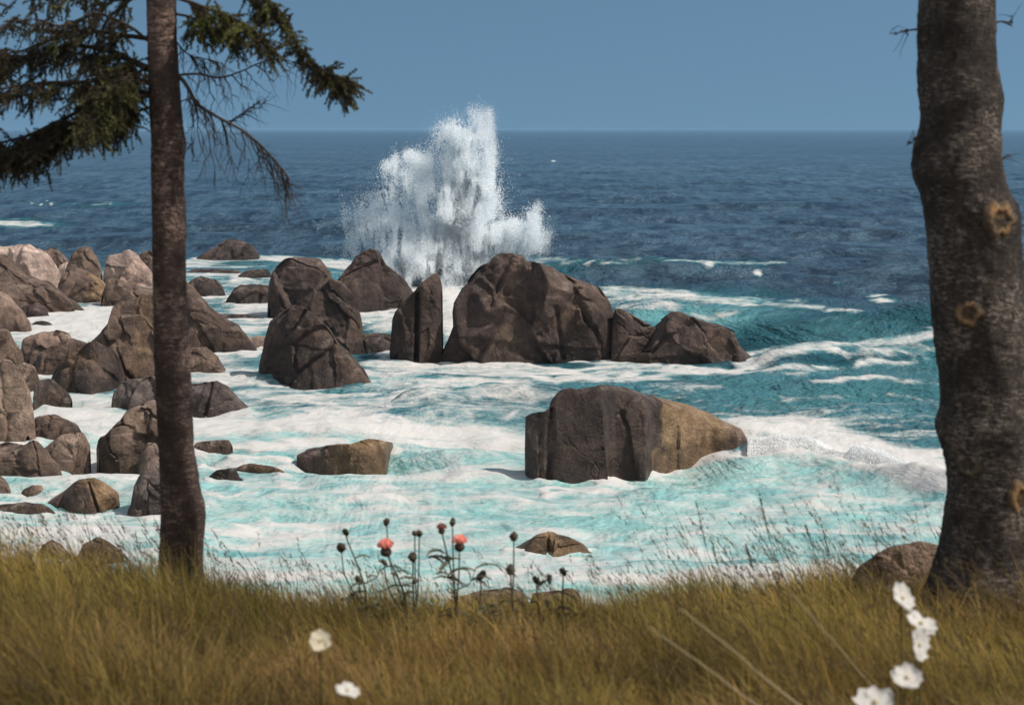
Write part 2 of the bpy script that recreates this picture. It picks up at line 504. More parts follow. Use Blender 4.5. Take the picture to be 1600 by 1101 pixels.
def build_sea():
    dyv = np.concatenate([np.linspace(1150, 770, 60)[:-1], np.linspace(770, 40, 560)[:-1], np.linspace(40, 4, 60)[:-1], [4, 3, 2, 1.4, 1.0, .6]])
    Yr = EYE * F0 / dyv
    uc = np.linspace(-0.5, 0.5, 1000)
    Y, U = np.meshgrid(Yr, uc, indexing='ij')
    X = U * Y
    x, y = X.ravel(), Y.ravel()
    z = np.zeros_like(x)
    rng = np.random.default_rng(5)
    res = y * y / (EYE * F0) * 1.5
    for k in range(46):
        lam = 0.9 * (26 / 0.9) ** (k / 45)
        th = rng.normal(0.12, 0.42)
        kx, ky = math.sin(th), math.cos(th)
        amp = 0.0085 * lam ** 0.8 * rng.uniform(0.5, 1.2)
        ph = rng.uniform(0, 6.28)
        fade = np.clip(lam / res / 3 - 0.3, 0, 1)
        w = 2 * math.pi / lam * (kx * x + ky * y) + ph
        z += amp * fade * (np.sin(w) + 0.25 * np.sin(2 * w + 1.4))
    calm = 0.8 + 0.2 * sstep(45, 120, y)
    z *= calm * 1.25
    P3 = np.stack([x * 0.9, y * 0.9, np.zeros_like(x)], -1)
    near = 1 - sstep(90, 160, y)
    churn = fbm(P3 * np.array((0.5, 0.7, 1)), 4, 3)
    z += (0.19 * churn + 0.06 * fbm(P3 * np.array((1.1, 2.2, 1)), 3, 14)) * near
    wob = 1.2 * fbm(P3 * 0.35, 3, 9)
    yy = y + wob
    z += crest(x, yy, [(1130, 728), (1200, 720), (1260, 728), (1350, 748), (1490, 785), (1620, 800)], 0.68, 1.7, 3.0)
    z += crest(x, yy, [(930, 540), (1100, 536), (1250, 541), (1420, 546), (1560, 548)], 1.55, 2.4, 6.5, 0.22)
    z += crest(x, yy, [(1160, 584), (1300, 574), (1480, 562), (1640, 556)], 0.7, 1.2, 3.5)
    z += crest(x, yy, [(1230, 628), (1350, 622), (1500, 618), (1640, 615)], 0.40, .8, 2.4)
    z += crest(x, yy, [(250, 700), (450, 694), (600, 702), (720, 722), (830, 722)], 0.55, 1.0, 2.6)
    z += crest(x, yy, [(600, 640), (760, 632), (900, 640)], 0.3, .7, 2.)
    z += crest(x, yy, [(830, 432), (1000, 434), (1250, 436), (1500, 440)], 0.9, 2.5, 6.)
    px, py = project(x, y, z)
    wsc = np.clip((py - HORIZON) / 350, 0.12, 1.2)
    Pw = np.stack([x * 0.30 + 0.15 * y, y * 0.22, np.zeros_like(x)], -1)
    px = px + (26 * fbm(Pw, 4, 61)) * wsc
    py = py + (13 * fbm(Pw * 1.3 + 5, 5, 62)) * wsc
    # ---- foam and aerated-water cover, fixed to the sea surface
    F = np.zeros_like(x)
    def blob(cx_, cy_, rx, ry, v):
        nonlocal F
        e = np.exp(-(((px - cx_) / rx) ** 2 + ((py - cy_) / ry) ** 2) ** 1.3)
        F = np.maximum(F, v * e)
    def band(pts, r, v, ys=4.0):
        nonlocal F
        d = polyd(px, py, pts, ys)
        F = np.maximum(F, v * np.exp(-(d / r) ** 2.2))
    # broad aerated surf inside the reef
    inside = sstep(560, 640, py + 0.05 * (800 - px))
    F = np.maximum(F, 0.54 * inside + 0.07 * sstep(690, 780, py) + 0.06 * sstep(800, 420, px) * inside)
    F = np.maximum(F, 0.62 * sstep(520, 300, px) * sstep(395, 440, py))
    blob(110, 505, 150, 45, 1.25); blob(120, 650, 150, 60, 1.0); blob(170, 735, 160, 34, .98)
    blob(110, 840, 210, 45, 1.05); blob(340, 585, 80, 40, .88); blob(395, 480, 60, 55, .9)
    band([(285, 412), (350, 409), (440, 407), (560, 412)], 8, .85)
    band([(280, 665), (420, 660), (560, 660), (700, 676), (830, 690)], 28, 1.12)
    band([(280, 700), (400, 700), (500, 690)], 18, 1.1)
    band([(400, 612), (500, 622), (600, 622), (700, 600)], 12, 0.85)
    blob(595, 505, 60, 20, 0.95); blob(700, 500, 30, 80, 1.0); blob(600, 590, 90, 25, .8)
    band([(600, 572), (700, 580), (850, 585), (1000, 583), (1165, 577)], 10, 0.92)
    blob(760, 610, 160, 22, 0.74); blob(720, 640, 150, 20, 0.76); blob(520, 640, 150, 26, .80); blob(430, 740, 150, 40, .76); blob(1050, 600, 130, 12, .62)
    band([(1165, 668), (1210, 668), (1280, 690), (1370, 722), (1500, 758)], 22, 1.35)
    band([(1290, 700), (1400, 708), (1500, 720)], 12, 0.9)
    band([(945, 752), (1050, 728), (1165, 705), (1230, 705)], 15, 1.2)
    band([(1180, 760), (1300, 775), (1480, 790)], 8, .8)
    blob(900, 780, 260, 18, .76); blob(560, 770, 220, 26, .76); blob(420, 830, 150, 45, .80); blob(620, 850, 220, 14, .78); blob(1150, 830, 220, 14, .74); blob(1350, 860, 120, 14, .74)
    blob(720, 745, 200, 18, .8)
    band([(330, 905), (600, 900), (800, 905), (1050, 905), (1330, 895)], 22, .85)
    # outer waves
    band([(945, 456), (1020, 457), (1100, 463), (1180, 472)], 10, 0.80)
    band([(1180, 472), (1260, 481), (1340, 489)], 5, 0.75)
    blob(1000, 470, 90, 16, .70); blob(1110, 488, 70, 8, .6)
    band([(1175, 556), (1240, 545), (1320, 535), (1480, 522)], 9, 0.80)
    blob(1390, 545, 130, 16, .68)
    band([(1180, 575), (1300, 572), (1470, 560)], 7, .68)
    band([(1290, 600), (1370, 596), (1480, 600)], 6, .74)
    band([(1150, 580), (1260, 588)], 5, .62)
    band([(1200, 624), (1350, 622), (1480, 628)], 6, .58)
    band([(1010, 618), (1130, 632), (1260, 648)], 9, .55)
    band([(850, 407), (1000, 408), (1105, 411), (1210, 411)], 4.5, .66)
    blob(1107, 415, 13, 6, 1.0); blob(1368, 466, 24, 6, .95); blob(1183, 424, 9, 5, .9); blob(1302, 445, 10, 3, .75); blob(1240, 470, 30, 4, .7)
    blob(865, 252, 5, 2.0, 1.05); blob(50, 318, 4, 2.4, 1.0); blob(76, 317, 5, 2.6, 1.0); blob(62, 320, 4, 2, .9); blob(148, 316, 5, 2, .85); blob(175, 318, 5, 2, .8)
    blob(25, 350, 85, 7, .78); blob(150, 318, 70, 4, .55)
    blob(700, 420, 190, 22, 1.1); blob(648, 466, 50, 30, 1.15); blob(702, 480, 26, 60, 1.2); blob(540, 500, 40, 14, .9)
    for base, k in ROCK_BASES:
        m = (px > base[0, 0] - 85) & (px < base[-1, 0] + 85) & (py > base[:, 1].min() - 34) & (py < base[:, 1].max() + 34)
        if m.any():
            d = polyd(px[m], py[m], [tuple(b) for b in base], 2.6)
            F[m] = np.maximum(F[m], k * np.exp(-(d / 5.5) ** 2))
            g = np.exp(-(d / 13.0) ** 2)
            z[m] = z[m] * (1 - 0.8 * g) + 0.10 * np.exp(-(d / 5.0) ** 2) * (0.3 + churn[m] * 0.9) * near[m]
    T = sstep(590, 700, py + 0.07 * (800 - px)) * 0.98
    T = np.maximum(T, 0.70 * np.exp(-(((px - 1060) / 260) ** 2 + ((py - 492) / 42) ** 2) ** 1.4))
    T = np.maximum(T, 0.44 * np.exp(-(((px - 1330) / 260) ** 2 + ((py - 520) / 50) ** 2) ** 1.6))
    T = np.maximum(T, 0.54 * sstep(545, 575, py))
    T = np.maximum(T, 0.62 * sstep(700, 500, px) * sstep(398, 425, py))
    T = np.maximum(T, np.clip(F, 0, 0.75) * 0.9)
    z += 0.10 * np.clip(F - 0.5, 0, 0.8) * (0.6 + fbm(P3 * 1.7, 3, 21)) * near
    o = mesh_np('sea', np.stack([x, y, z], -1), grid_faces(len(Yr), len(uc)), M_SEA, True, floats={'foam': F, 'teal': T})
    tag(o, kind='structure')

#@@ROCKS
# ------------------------------------------------------------------ rocks
TONES = {
    'dark':  ((0.058, 0.043, 0.038), (0.118, 0.087, 0.075)),
    'brown': ((0.108, 0.077, 0.062), (0.205, 0.149, 0.118)),
    'tan':   ((0.22, 0.160, 0.128), (0.33, 0.25, 0.20)),
    'pink':  ((0.40, 0.300, 0.255), (0.54, 0.43, 0.375)),
    'grey':  ((0.105, 0.087, 0.082), (0.165, 0.137, 0.130)),
    'ochre': ((0.205, 0.138, 0.078), (0.32, 0.225, 0.135)),
}
ROCK_BASES = []
def rock(label, top, base, tone='brown', depth=0.7, peak=0.45, seed=0, rough=1.0, cut=16, blocky=1.9, name='boulder',
         group='boulders of the rocky shore', Y=None, z0=None, stain_or_lit=None, below=0.7, cuts=()):
    top = np.array(top, float); base = np.array(base, float)
    rng = np.random.default_rng(100 + seed)
    if Y is None:
        ROCK_BASES.append((base, 0.98 if base[:, 1].mean() > 430 else 0.8))
    x0, x1 = top[0, 0], top[-1, 0]
    wpx = x1 - x0
    nx = int(np.clip(wpx * 0.75, 26, 190))
    s = np.linspace(0, 1, nx)
    s = 0.5 - 0.5 * np.cos(math.pi * s) * (0.55 + 0.45 * np.abs(np.cos(math.pi * s)))
    s = np.sort((s - s.min()) / (s.max() - s.min()))
    px = x0 + s * wpx
    tp = np.interp(px, top[:, 0], top[:, 1])
    bp = np.interp(px, base[:, 0], base[:, 1])
    bp = np.maximum(bp, tp + 0.5)
    if Y is None:
        _, Yf = on_sea(px, bp)
        zb = np.zeros(nx)
    else:
        Yf = np.full(nx, float(Y)); zb = at(px, bp, Yf)[1]
    mpp = float(np.mean(Yf)) / F0
    width = wpx * mpp
    dmax = depth * width
    e = np.sqrt(np.clip(1 - (2 * s - 1) ** 4, 0.02, 1))
    D = dmax * e
    nz1 = fbm(np.stack([s * 4 + seed * 3.1, s * 0, s * 0], -1), 2, seed)
    pk = np.clip(peak + 0.22 * nz1, 0.2, 0.8)
    Yp = Yf + D * pk
    _, zt = at(px, tp, Yp)
    zt = np.maximum(zt, zb + 0.02)
    nt = int(np.clip((bp - tp).max() * 0.9, 26, 120)) * 2
    V = np.zeros((nt, nx, 3))
    a = np.linspace(0, 1, nt)
    for i, t in enumerate(a):
        # superellipse arch from the front base, over the ridge, to the back base
        ang = math.pi * t
        c, sn = math.cos(ang), math.sin(ang)
        cc = math.copysign(abs(c) ** (2 / blocky), c)
        ss = abs(sn) ** (2 / blocky)
        yv = np.where(cc > 0, Yp - (Yp - Yf) * cc, Yp + (Yf + D - Yp) * (-cc))
        V[i, :, 1] = yv
        V[i, :, 2] = zb + (zt - zb) * ss
        # keep each column on its own line of sight so that the outline keeps its width in depth
        V[i, :, 0] = (px - W0 / 2) / F0 * (Yp * CT - (zt - EYE) * ST)
    skirt_f = V[0].copy(); skirt_f[:, 2] -= below
    skirt_b = V[-1].copy(); skirt_b[:, 2] -= below
    V = np.concatenate([skirt_f[None], V, skirt_b[None]])
    nt += 2
    P = V.reshape(-1, 3)
    # end caps fold: squeeze towards the base at both ends
    ctr = np.array([P[:, 0].mean(), P[:, 1].mean(), P[:, 2].mean()])
    hgt = max(float((zt - zb).max()), 0.05)
    size = min(width, hgt * 1.6)
    # planar facets, mostly on the side that faces the shore
    S = np.array([width / 2, dmax / 2 + 1e-3, hgt])
    org = np.array([P[:, 0].mean(), float(np.mean(Yf)) + dmax / 2, float(np.mean(zb))])
    Q = (P - org) / S
    for k in range(cut + 6):
        nrm = np.array([rng.uniform(-0.9, 0.9), rng.uniform(-1.0, -0.25), rng.uniform(0.0, 0.75)])
        nrm /= np.linalg.norm(nrm)
        dd = Q @ nrm
        off = np.quantile(dd, rng.uniform(0.78, 0.96))
        m = np.clip(dd - off, 0, None)
        Q = Q - (m * 1.0)[:, None] * nrm * np.array((0.35, 1.0, 0.25))
    P = Q * S + org
    # layered noise: large lumps, ledges and cracks
    sc = 1.0 / max(size, 0.15)
    n1 = fbm(P * sc * 2.2 + seed * 5.3, 3, seed + 3)
    n2 = fbm(P * sc * 7.0 + seed, 4, seed + 9)
    rd = 1 - np.abs(fbm(P * sc * np.array((3.2, 3.2, 1.6)) + 7.7 * seed, 3, seed + 31)) * 2.2
    crack = np.clip(rd - 0.62, 0, 1)
    nr = np.stack([(P[:, 0] - org[0]) / S[0] * 0.2, -np.ones(len(P)) * 0.8, np.full(len(P), 0.25)], -1)
    back = (P[:, 1] > org[1] + 0.1 * dmax)
    nr[back, 1] *= -1
    edge = np.tile(np.clip(1 - (2 * s - 1) ** 4, 0, 1), nt)
    Qa = (P - org) / size * np.array((1, 1, 0.8)) + 0.05 * np.stack([n2, n1, n2], -1)
    K = int(np.clip(7 + wpx / 13, 7, 30))
    seeds = rng.uniform(-0.5, 0.5, (K, 3)) * np.array((width / size, dmax / size, 0.8 * hgt / size)) * 1.1 + np.array((0, 0, 0.4 * hgt / size))
    ang = 0.5 + 0.35 * math.sin(seed)            # joints lean the same way across one rock
    Qr = Qa.copy(); Qr[:, 0] = Qa[:, 0] * 1.1 + Qa[:, 2] * (ang - 0.5) * 2.4
    sr = seeds.copy(); sr[:, 0] = seeds[:, 0] * 1.1 + seeds[:, 2] * (ang - 0.5) * 2.4
    f1 = np.full(len(P), 9e9); f2 = f1.copy(); idx = np.zeros(len(P), int)
    for k in range(K):
        dd = ((Qr - sr[k]) ** 2).sum(1)
        nw = dd < f1
        f2 = np.where(nw, f1, np.minimum(f2, dd)); idx = np.where(nw, k, idx); f1 = np.where(nw, dd, f1)
    gap = np.sqrt(f2) - np.sqrt(f1)
    tilt = rng.normal(0, 0.42, (K, 3)); o_k = rng.normal(0, 0.035, K)
    block = ((Qa - seeds[idx]) * tilt[idx]).sum(1) + o_k[idx]
    block = np.clip(block, -0.14, 0.14) * sstep(0.0, 0.03, gap) - 0.035 * (1 - sstep(0.0, 0.035, gap))
    step = fbm(P * sc * np.array((1.2, 1.2, 5.0)) + 3 * seed, 2, seed + 77)
    amp = rough * size * (0.02 * n1 + 0.022 * n2 - 0.04 * crack + 0.02 * sstep(-0.06, 0.06, step) + 0.72 * block)
    P = P + nr * (amp * edge)[:, None] * np.array((1, 1, 0.6))
    # ragged outline
    ridge = np.clip((P[:, 2] - org[2]) / hgt, 0, 1)
    P[:, 2] += rough * size * 0.028 * n2 * ridge * edge
    for (cx0, cy0, cx1, cy1, wd, dp) in cuts:        # deep joints traced on the face
        ppx, ppy = project(P[:, 0], P[:, 1], P[:, 2])
        d = polyd(ppx, ppy, [(cx0, cy0), (cx1, cy1)], 1.0)
        g = np.exp(-(d / wd) ** 2) * (P[:, 1] < org[1])
        P[:, 1] += dp * g
    P[nx:][:0] += 0
    lo, hi = np.array(TONES[tone][0]), np.array(TONES[tone][1])
    tn = sstep(-0.4, 0.5, fbm(P * sc * 1.8 + 11 * seed, 4, seed + 51))
    C = lo + (hi - lo) * tn[:, None]
    C = C * (1 + 0.42 * (rng.uniform(0, 1, K) - 0.5))[idx][:, None]      # every fracture face weathers to its own tone
    if stain_or_lit:
        ppx, ppy = project(P[:, 0], P[:, 1], P[:, 2])
        for (tn2, fx) in stain_or_lit:
            m = fx(ppx + 26 * n2 + 8 * n1, ppy + 5 * n1)
            l2, h2 = np.array(TONES[tn2][0]), np.array(TONES[tn2][1])
            C = C * (1 - m[:, None]) + (l2 + (h2 - l2) * tn[:, None]) * m[:, None]
    loc = np.array([org[0], org[1], float(np.mean(zb))])
    o = mesh_np(name, P - loc, grid_faces(nt, nx)[:, ::-1], M_ROCK, True, {'tone': C})
    o.location = loc
    tag(o, label, 'rock', group)
    return o

def flat(top, y):
    return [(top[0][0], y), (top[-1][0], y)]

def right_of(x, w=6):
    return lambda px, py: sstep(x - w, x + w, px)

def left_of(x, w=6):
    return lambda px, py: 1 - sstep(x - w, x + w, px)

REEF = 'large dark rocks of the reef'
SURF = 'low rocks awash in the surf'
HEAP = 'boulders heaped on the left shore'

# ---- reef, from the right
t = [(686, 562), (700, 530), (709, 505), (711, 473), (722, 452), (733, 436), (756, 411), (765, 409), (768, 399), (778, 390), (799, 388), (817, 393), (823, 404), (843, 411), (876, 426), (909, 438), (933, 448), (944, 462), (962, 473), (968, 490), (972, 560)]
rock('largest rock of the reef, dark, cracked and domed, splash rising behind its left shoulder', t, [(686, 563), (721, 571), (774, 576), (900, 573), (972, 571)], 'dark', 0.75, 0.5, 1, 1.0, 14, 2.2, group=REEF,
     stain_or_lit=[('brown', lambda px, py: np.clip(np.exp(-((px - 885) / 45) ** 2 - ((py - 470) / 40) ** 2) + np.exp(-((px - 795 + (py - 440) * .3) / 18) ** 2 - ((py - 425) / 40) ** 2), 0, 1))],  # lighter brown patches put the sunlit facets into the rock colour
     cuts=[(800, 395, 765, 480, 4, 0.2), (905, 452, 845, 525, 4, 0.22), (868, 480, 880, 560, 3, 0.14)])
t = [(955, 560), (958, 478), (966, 480), (991, 493), (1011, 506), (1027, 513), (1040, 540), (1046, 565)]
rock('brown sloping rock wedged between the largest reef rock and its low right neighbour', t, [(955, 566), (1046, 566)], 'dark', 0.9, 0.45, 2, 0.8, 7, group=REEF)
t = [(962, 566), (985, 553), (1010, 540), (1023, 515), (1036, 498), (1050, 487), (1064, 487), (1089, 498), (1122, 507), (1146, 518), (1154, 540), (1168, 552), (1176, 558)]
rock('low hump-backed rock at the right-hand end of the reef, below the green wave', t, [(962, 572), (1027, 573), (1109, 577), (1150, 573), (1176, 559)], 'dark', 0.75, 0.5, 3, 0.9, 8, group=REEF)
t = [(664, 446), (674, 432), (690, 417), (705, 407), (717, 402), (720, 410), (722, 420)]
rock('thin dark rock tip poking out of the base of the splash', t, [(664, 449), (722, 443)], 'dark', 0.3, 0.4, 4, 0.5, 3, group=REEF)
t = [(607, 555), (612, 498), (618, 486), (646, 457), (658, 443), (684, 423), (689, 438), (695, 462), (698, 474), (697, 505), (692, 560)]
rock('narrow upright slab rock split down its middle, left of the largest reef rock', t, [(607, 563), (681, 567), (692, 563)], 'dark', 0.9, 0.45, 5, 0.8, 9, 2.6, group=REEF, cuts=[(652, 460, 650, 562, 3, 0.4)])
t = [(510, 470), (525, 428), (544, 409), (553, 396), (578, 385), (590, 388), (602, 412), (627, 433), (643, 452), (650, 470)]
rock('peaked dark rock standing directly left of the splash', t, [(510, 490), (602, 489), (650, 478)], 'dark', 0.85, 0.45, 6, 0.9, 8, group=REEF)
t = [(413, 480), (416, 446), (429, 418), (440, 408), (451, 403), (500, 402), (516, 418), (521, 440), (524, 480)]
rock('flat-topped dark boulder at the back of the reef, behind the pyramid rock', t, flat(t, 500), 'dark', 0.9, 0.45, 7, 0.9, 8, group=REEF)
t = [(470, 540), (482, 475), (497, 452), (516, 436), (534, 440), (550, 458), (562, 489), (567, 514), (570, 540)]
rock('rounded brown shoulder rock close behind the right edge of the pyramid rock', t, flat(t, 548), 'dark', 0.9, 0.45, 8, 0.8, 7, group=REEF)
t = [(540, 535), (556, 522), (590, 520), (612, 523), (622, 540)]
rock('low dark ledge filling the gap between the shoulder rock and the upright slab', t, flat(t, 548), 'dark', 0.8, 0.5, 9, 0.7, 4, group=REEF)
t = [(400, 588), (411, 548), (420, 503), (434, 489), (451, 474), (473, 479), (488, 490), (510, 507), (528, 538), (553, 563), (571, 588), (586, 606)]
rock('tall pyramid-shaped dark rock with foam round its foot, left of the reef', t, [(400, 598), (440, 604), (510, 613), (586, 610)], 'dark', 0.75, 0.42, 10, 0.9, 9, group=REEF,
     stain_or_lit=[('brown', lambda px, py: np.exp(-((px - 556 - (py - 580) * .8) / 16) ** 2) * (py > 500))])  # lighter strip paints the sunlit right face into the colour
t = [(305, 404), (324, 392), (343, 381), (356, 374), (374, 375), (391, 381), (403, 394), (407, 404)]
rock('lone dark rounded rock farthest out, with open blue sea behind it', t, flat(t, 406), 'dark', 0.6, 0.5, 11, 0.6, 4, group=REEF)

# ---- the two-tone block in front
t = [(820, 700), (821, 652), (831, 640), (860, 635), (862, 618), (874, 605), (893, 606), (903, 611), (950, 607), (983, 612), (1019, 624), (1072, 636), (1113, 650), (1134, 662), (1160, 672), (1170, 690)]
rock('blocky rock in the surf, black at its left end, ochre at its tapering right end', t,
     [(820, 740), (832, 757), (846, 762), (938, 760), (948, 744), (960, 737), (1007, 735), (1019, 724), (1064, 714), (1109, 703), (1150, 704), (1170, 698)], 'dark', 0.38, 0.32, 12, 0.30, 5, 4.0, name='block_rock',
     stain_or_lit=[('ochre', right_of(1024, 3)), ('tan', lambda px, py: 0.8 * sstep(1125, 1150, px)),
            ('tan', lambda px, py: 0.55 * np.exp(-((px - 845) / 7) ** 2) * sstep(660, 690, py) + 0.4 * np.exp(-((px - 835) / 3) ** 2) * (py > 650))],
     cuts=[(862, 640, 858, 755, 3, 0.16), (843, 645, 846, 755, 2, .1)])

# ---- low rocks awash
t = [(464, 711), (482, 702), (527, 693), (559, 687), (579, 684), (613, 691), (614, 696)]
rock('low slanting olive brown rock awash, between thin trunk and blocky rock', t, [(464, 714), (505, 719), (518, 727), (545, 731), (572, 726), (604, 718), (614, 700)], 'brown', 0.4, 0.5, 13, 0.7, 5, group=SURF,
     stain_or_lit=[('ochre', right_of(520, 20))])
t = [(300, 697), (304, 691), (332, 688), (357, 687), (364, 699)]
rock('small flat slab just right of the thin trunk, ringed by white foam', t, flat(t, 702), 'brown', 0.5, 0.5, 14, 0.6, 3, group=SURF)
t = [(321, 748), (338, 734), (355, 731), (368, 731), (372, 745), (388, 757)]
rock('small dark wedge rock in the surf, leftmost of a touching pair by the trunk', t, [(321, 750), (347, 759), (368, 756), (388, 759)], 'dark', 0.5, 0.5, 15, 0.7, 4, group=SURF)
t = [(368, 731), (380, 726), (392, 724), (424, 728), (442, 735), (451, 747)]
rock('thin curved back of a rock arching from the foam beside the small dark wedge', t, [(368, 733), (415, 740), (440, 747), (451, 749)], 'ochre', 0.35, 0.5, 16, 0.6, 3, group=SURF)
t = [(796, 864), (820, 849), (840, 836), (857, 831), (888, 839), (912, 851), (924, 865)]
rock('small ochre rock with a dark seam, in the water past the thistles', t, [(796, 868), (828, 872), (899, 872), (924, 866)], 'ochre', 0.6, 0.5, 17, 0.7, 5, group=SURF, cuts=[(857, 836, 856, 870, 2, .12)])
t = [(690, 945), (720, 933), (760, 924), (797, 921), (820, 928), (835, 950)]
rock('brown shore rock over the grass edge, left of the flat-topped one below the thistles', t, flat(t, 975), 'brown', 0.7, 0.5, 18, 0.8, 5, group='shore rocks under the bank')
t = [(826, 945), (832, 926), (870, 923), (900, 921), (910, 932), (914, 950)]
rock('brown flat-topped shore rock just over the grass edge below the thistles', t, flat(t, 975), 'brown', 0.7, 0.5, 19, 0.8, 5, group='shore rocks under the bank')
t = [(55, 872), (65, 851), (80, 843), (96, 850), (112, 872)]
rock('small shore rock half hidden by grass tips at the far left', t, flat(t, 895), 'tan', 0.8, 0.5, 20, 0.8, 4, group='shore rocks under the bank')
t = [(116, 878), (130, 850), (150, 840), (166, 845), (185, 860), (196, 880)]
rock('brown shore rock above the grass tips left of the thin trunk', t, flat(t, 900), 'brown', 0.8, 0.5, 21, 0.8, 4, group='shore rocks under the bank')

# ---- channel between the reef and the left shore
t = [(288, 426), (300, 420), (340, 420), (372, 422), (380, 427)]
rock('long low dark skerry in front of the lone farthest rock', t, flat(t, 428), 'dark', 0.35, 0.5, 22, 0.6, 3, group=SURF)
t = [(370, 432), (380, 425), (392, 421), (418, 420), (426, 432)]
rock('small dark rock behind the flat-topped channel boulder', t, flat(t, 435), 'dark', 0.6, 0.5, 23, 0.6, 4, group=SURF)
t = [(351, 474), (360, 460), (367, 450), (376, 445), (400, 444), (420, 444), (430, 470)]
rock('dark flat-topped boulder in the foaming channel, touching the back of the reef', t, flat(t, 476), 'dark', 0.7, 0.45, 24, 0.8, 6, group=SURF)
t = [(285, 450), (300, 436), (313, 432), (334, 436), (345, 444), (352, 461)]
rock('dark boulder at the upper end of the channel, right of the thin trunk', t, flat(t, 465), 'dark', 0.8, 0.45, 25, 0.8, 5, group=HEAP)
t = [(325, 494), (345, 490), (380, 491), (412, 496), (416, 500)]
rock('narrow dark rock sliver lying in the channel foam', t, flat(t, 501), 'dark', 0.3, 0.5, 26, 0.5, 3, group=SURF)
t = [(262, 480), (275, 446), (289, 440), (300, 447), (313, 461), (327, 479), (342, 490), (364, 504), (382, 521), (396, 543), (402, 551)]
rock('big brown rock sloping down to the right from behind the thin trunk into the channel', t, [(262, 550), (330, 556), (402, 554)], 'brown', 0.7, 0.45, 27, 0.9, 8, group=HEAP, stain_or_lit=[('dark', right_of(330, 40))])
t = [(345, 548), (351, 526), (382, 527), (414, 525), (420, 537)]
rock('low tan ledge at the right-hand foot of the big sloping rock', t, [(345, 555), (393, 550), (420, 540)], 'tan', 0.6, 0.5, 28, 0.8, 5, group=HEAP)
t = [(262, 575), (285, 545), (320, 542), (338, 556), (346, 572), (355, 589)]
rock('brown wedge rock right of the thin trunk, pointing down at white foam', t, [(262, 590), (355, 590)], 'brown', 0.8, 0.45, 29, 0.8, 6, group=HEAP)
t = [(270, 640), (285, 606), (298, 600), (325, 597), (338, 595), (354, 603), (370, 621), (392, 644)]
rock('smooth slate-grey boulder right of the thin trunk, white surf in front', t, [(270, 648), (350, 650), (392, 645)], 'grey', 0.7, 0.45, 30, 0.6, 6, group=HEAP, cuts=[(330, 600, 320, 648, 3, .2)])
t = [(170, 632), (172, 617), (186, 597), (210, 592), (240, 588), (262, 600), (270, 630)]
rock('slate-grey boulder left of the thin trunk, over the tan slanting rock', t, flat(t, 643), 'grey', 0.7, 0.45, 31, 0.8, 6, group=HEAP)

# ---- heap at the left
t = [(112, 600), (125, 560), (140, 535), (160, 514), (171, 502), (175, 478), (185, 471), (200, 467), (236, 455), (262, 450), (275, 480), (282, 560)]
rock('tall brown rock with an ochre streak directly behind the thin trunk', t, flat(t, 602), 'brown', 0.7, 0.45, 32, 0.9, 9, group=HEAP,
     stain_or_lit=[('ochre', lambda px, py: 0.5 * np.exp(-((px - 222 + (py - 520) * .1) / 12) ** 2))])
t = [(80, 590), (88, 576), (110, 556), (132, 535), (150, 530), (168, 538), (182, 556), (196, 590)]
rock('broad dark boulder with a rusty crown, white pool at its foot', t, [(80, 605), (118, 618), (167, 617), (196, 606)], 'dark', 0.8, 0.4, 33, 0.8, 8, group=HEAP,
     stain_or_lit=[('ochre', lambda px, py: 0.6 * np.exp(-((px - 112) / 25) ** 2 - ((py - 562) / 16) ** 2))])
t = [(26, 570), (33, 531), (60, 519), (91, 516), (105, 521), (112, 530), (120, 560)]
rock('light brown rounded boulder at the near edge of the upper white pool', t, flat(t, 582), 'tan', 0.8, 0.45, 34, 0.8, 6, group=HEAP)
t = [(48, 572), (58, 553), (85, 537), (112, 528), (131, 534), (142, 550), (146, 572)]
rock('darker boulder leaning on the light brown rounded one', t, flat(t, 588), 'brown', 0.8, 0.4, 35, 0.8, 6, group=HEAP)
t = [(44, 635), (45, 604), (60, 594), (78, 592), (87, 602), (104, 617), (112, 628)]
rock('dark squarish boulder between white pools, beside the tall tan rock at the left edge', t, [(44, 646), (60, 642), (80, 632), (112, 630)], 'dark', 0.8, 0.45, 36, 0.8, 6, group=HEAP)
t = [(40, 675), (49, 654), (60, 649), (82, 648), (102, 655), (118, 663), (127, 676)]
rock('low reddish brown lens-shaped boulder below the dark squarish one', t, flat(t, 683), 'brown', 0.7, 0.45, 37, 0.7, 5, group=HEAP)
t = [(62, 705), (78, 692), (91, 679), (108, 676), (127, 675), (140, 693), (140, 715)]
rock('pale tan boulder under the reddish lens-shaped one', t, [(62, 725), (91, 729), (116, 727), (140, 716)], 'tan', 0.7, 0.4, 38, 0.9, 6, group=HEAP)
t = [(141, 716), (145, 700), (167, 674), (187, 657), (196, 639), (218, 630), (238, 626), (262, 640), (272, 700)]
rock('tan slanting rock with a pale vein, behind the lower thin trunk', t, flat(t, 722), 'tan', 0.7, 0.42, 39, 0.8, 8, group=HEAP,
     stain_or_lit=[('brown', left_of(195, 18)), ('brown', right_of(222, 6))])
t = [(213, 718), (222, 704), (232, 691), (244, 693), (254, 716)]
rock('small pinkish rock at the foot of the tan slanting rock, touching the trunk outline', t, flat(t, 725), 'pink', 0.7, 0.45, 40, 0.7, 4, group=HEAP)
t = [(-90, 690), (-70, 630), (-40, 585), (-8, 560), (14, 560), (30, 582), (44, 606), (50, 640), (54, 682)]
rock('tall tan rock cut by the left edge of the frame, halfway up the heap', t, flat(t, 694), 'tan', 0.6, 0.45, 41, 0.9, 9, group=HEAP)
t = [(-50, 560), (-30, 516), (0, 511), (12, 515), (19, 530), (31, 546), (38, 580)]
rock('reddish rock above the tall tan one at the left edge', t, flat(t, 600), 'brown', 0.7, 0.45, 42, 0.8, 6, group=HEAP)
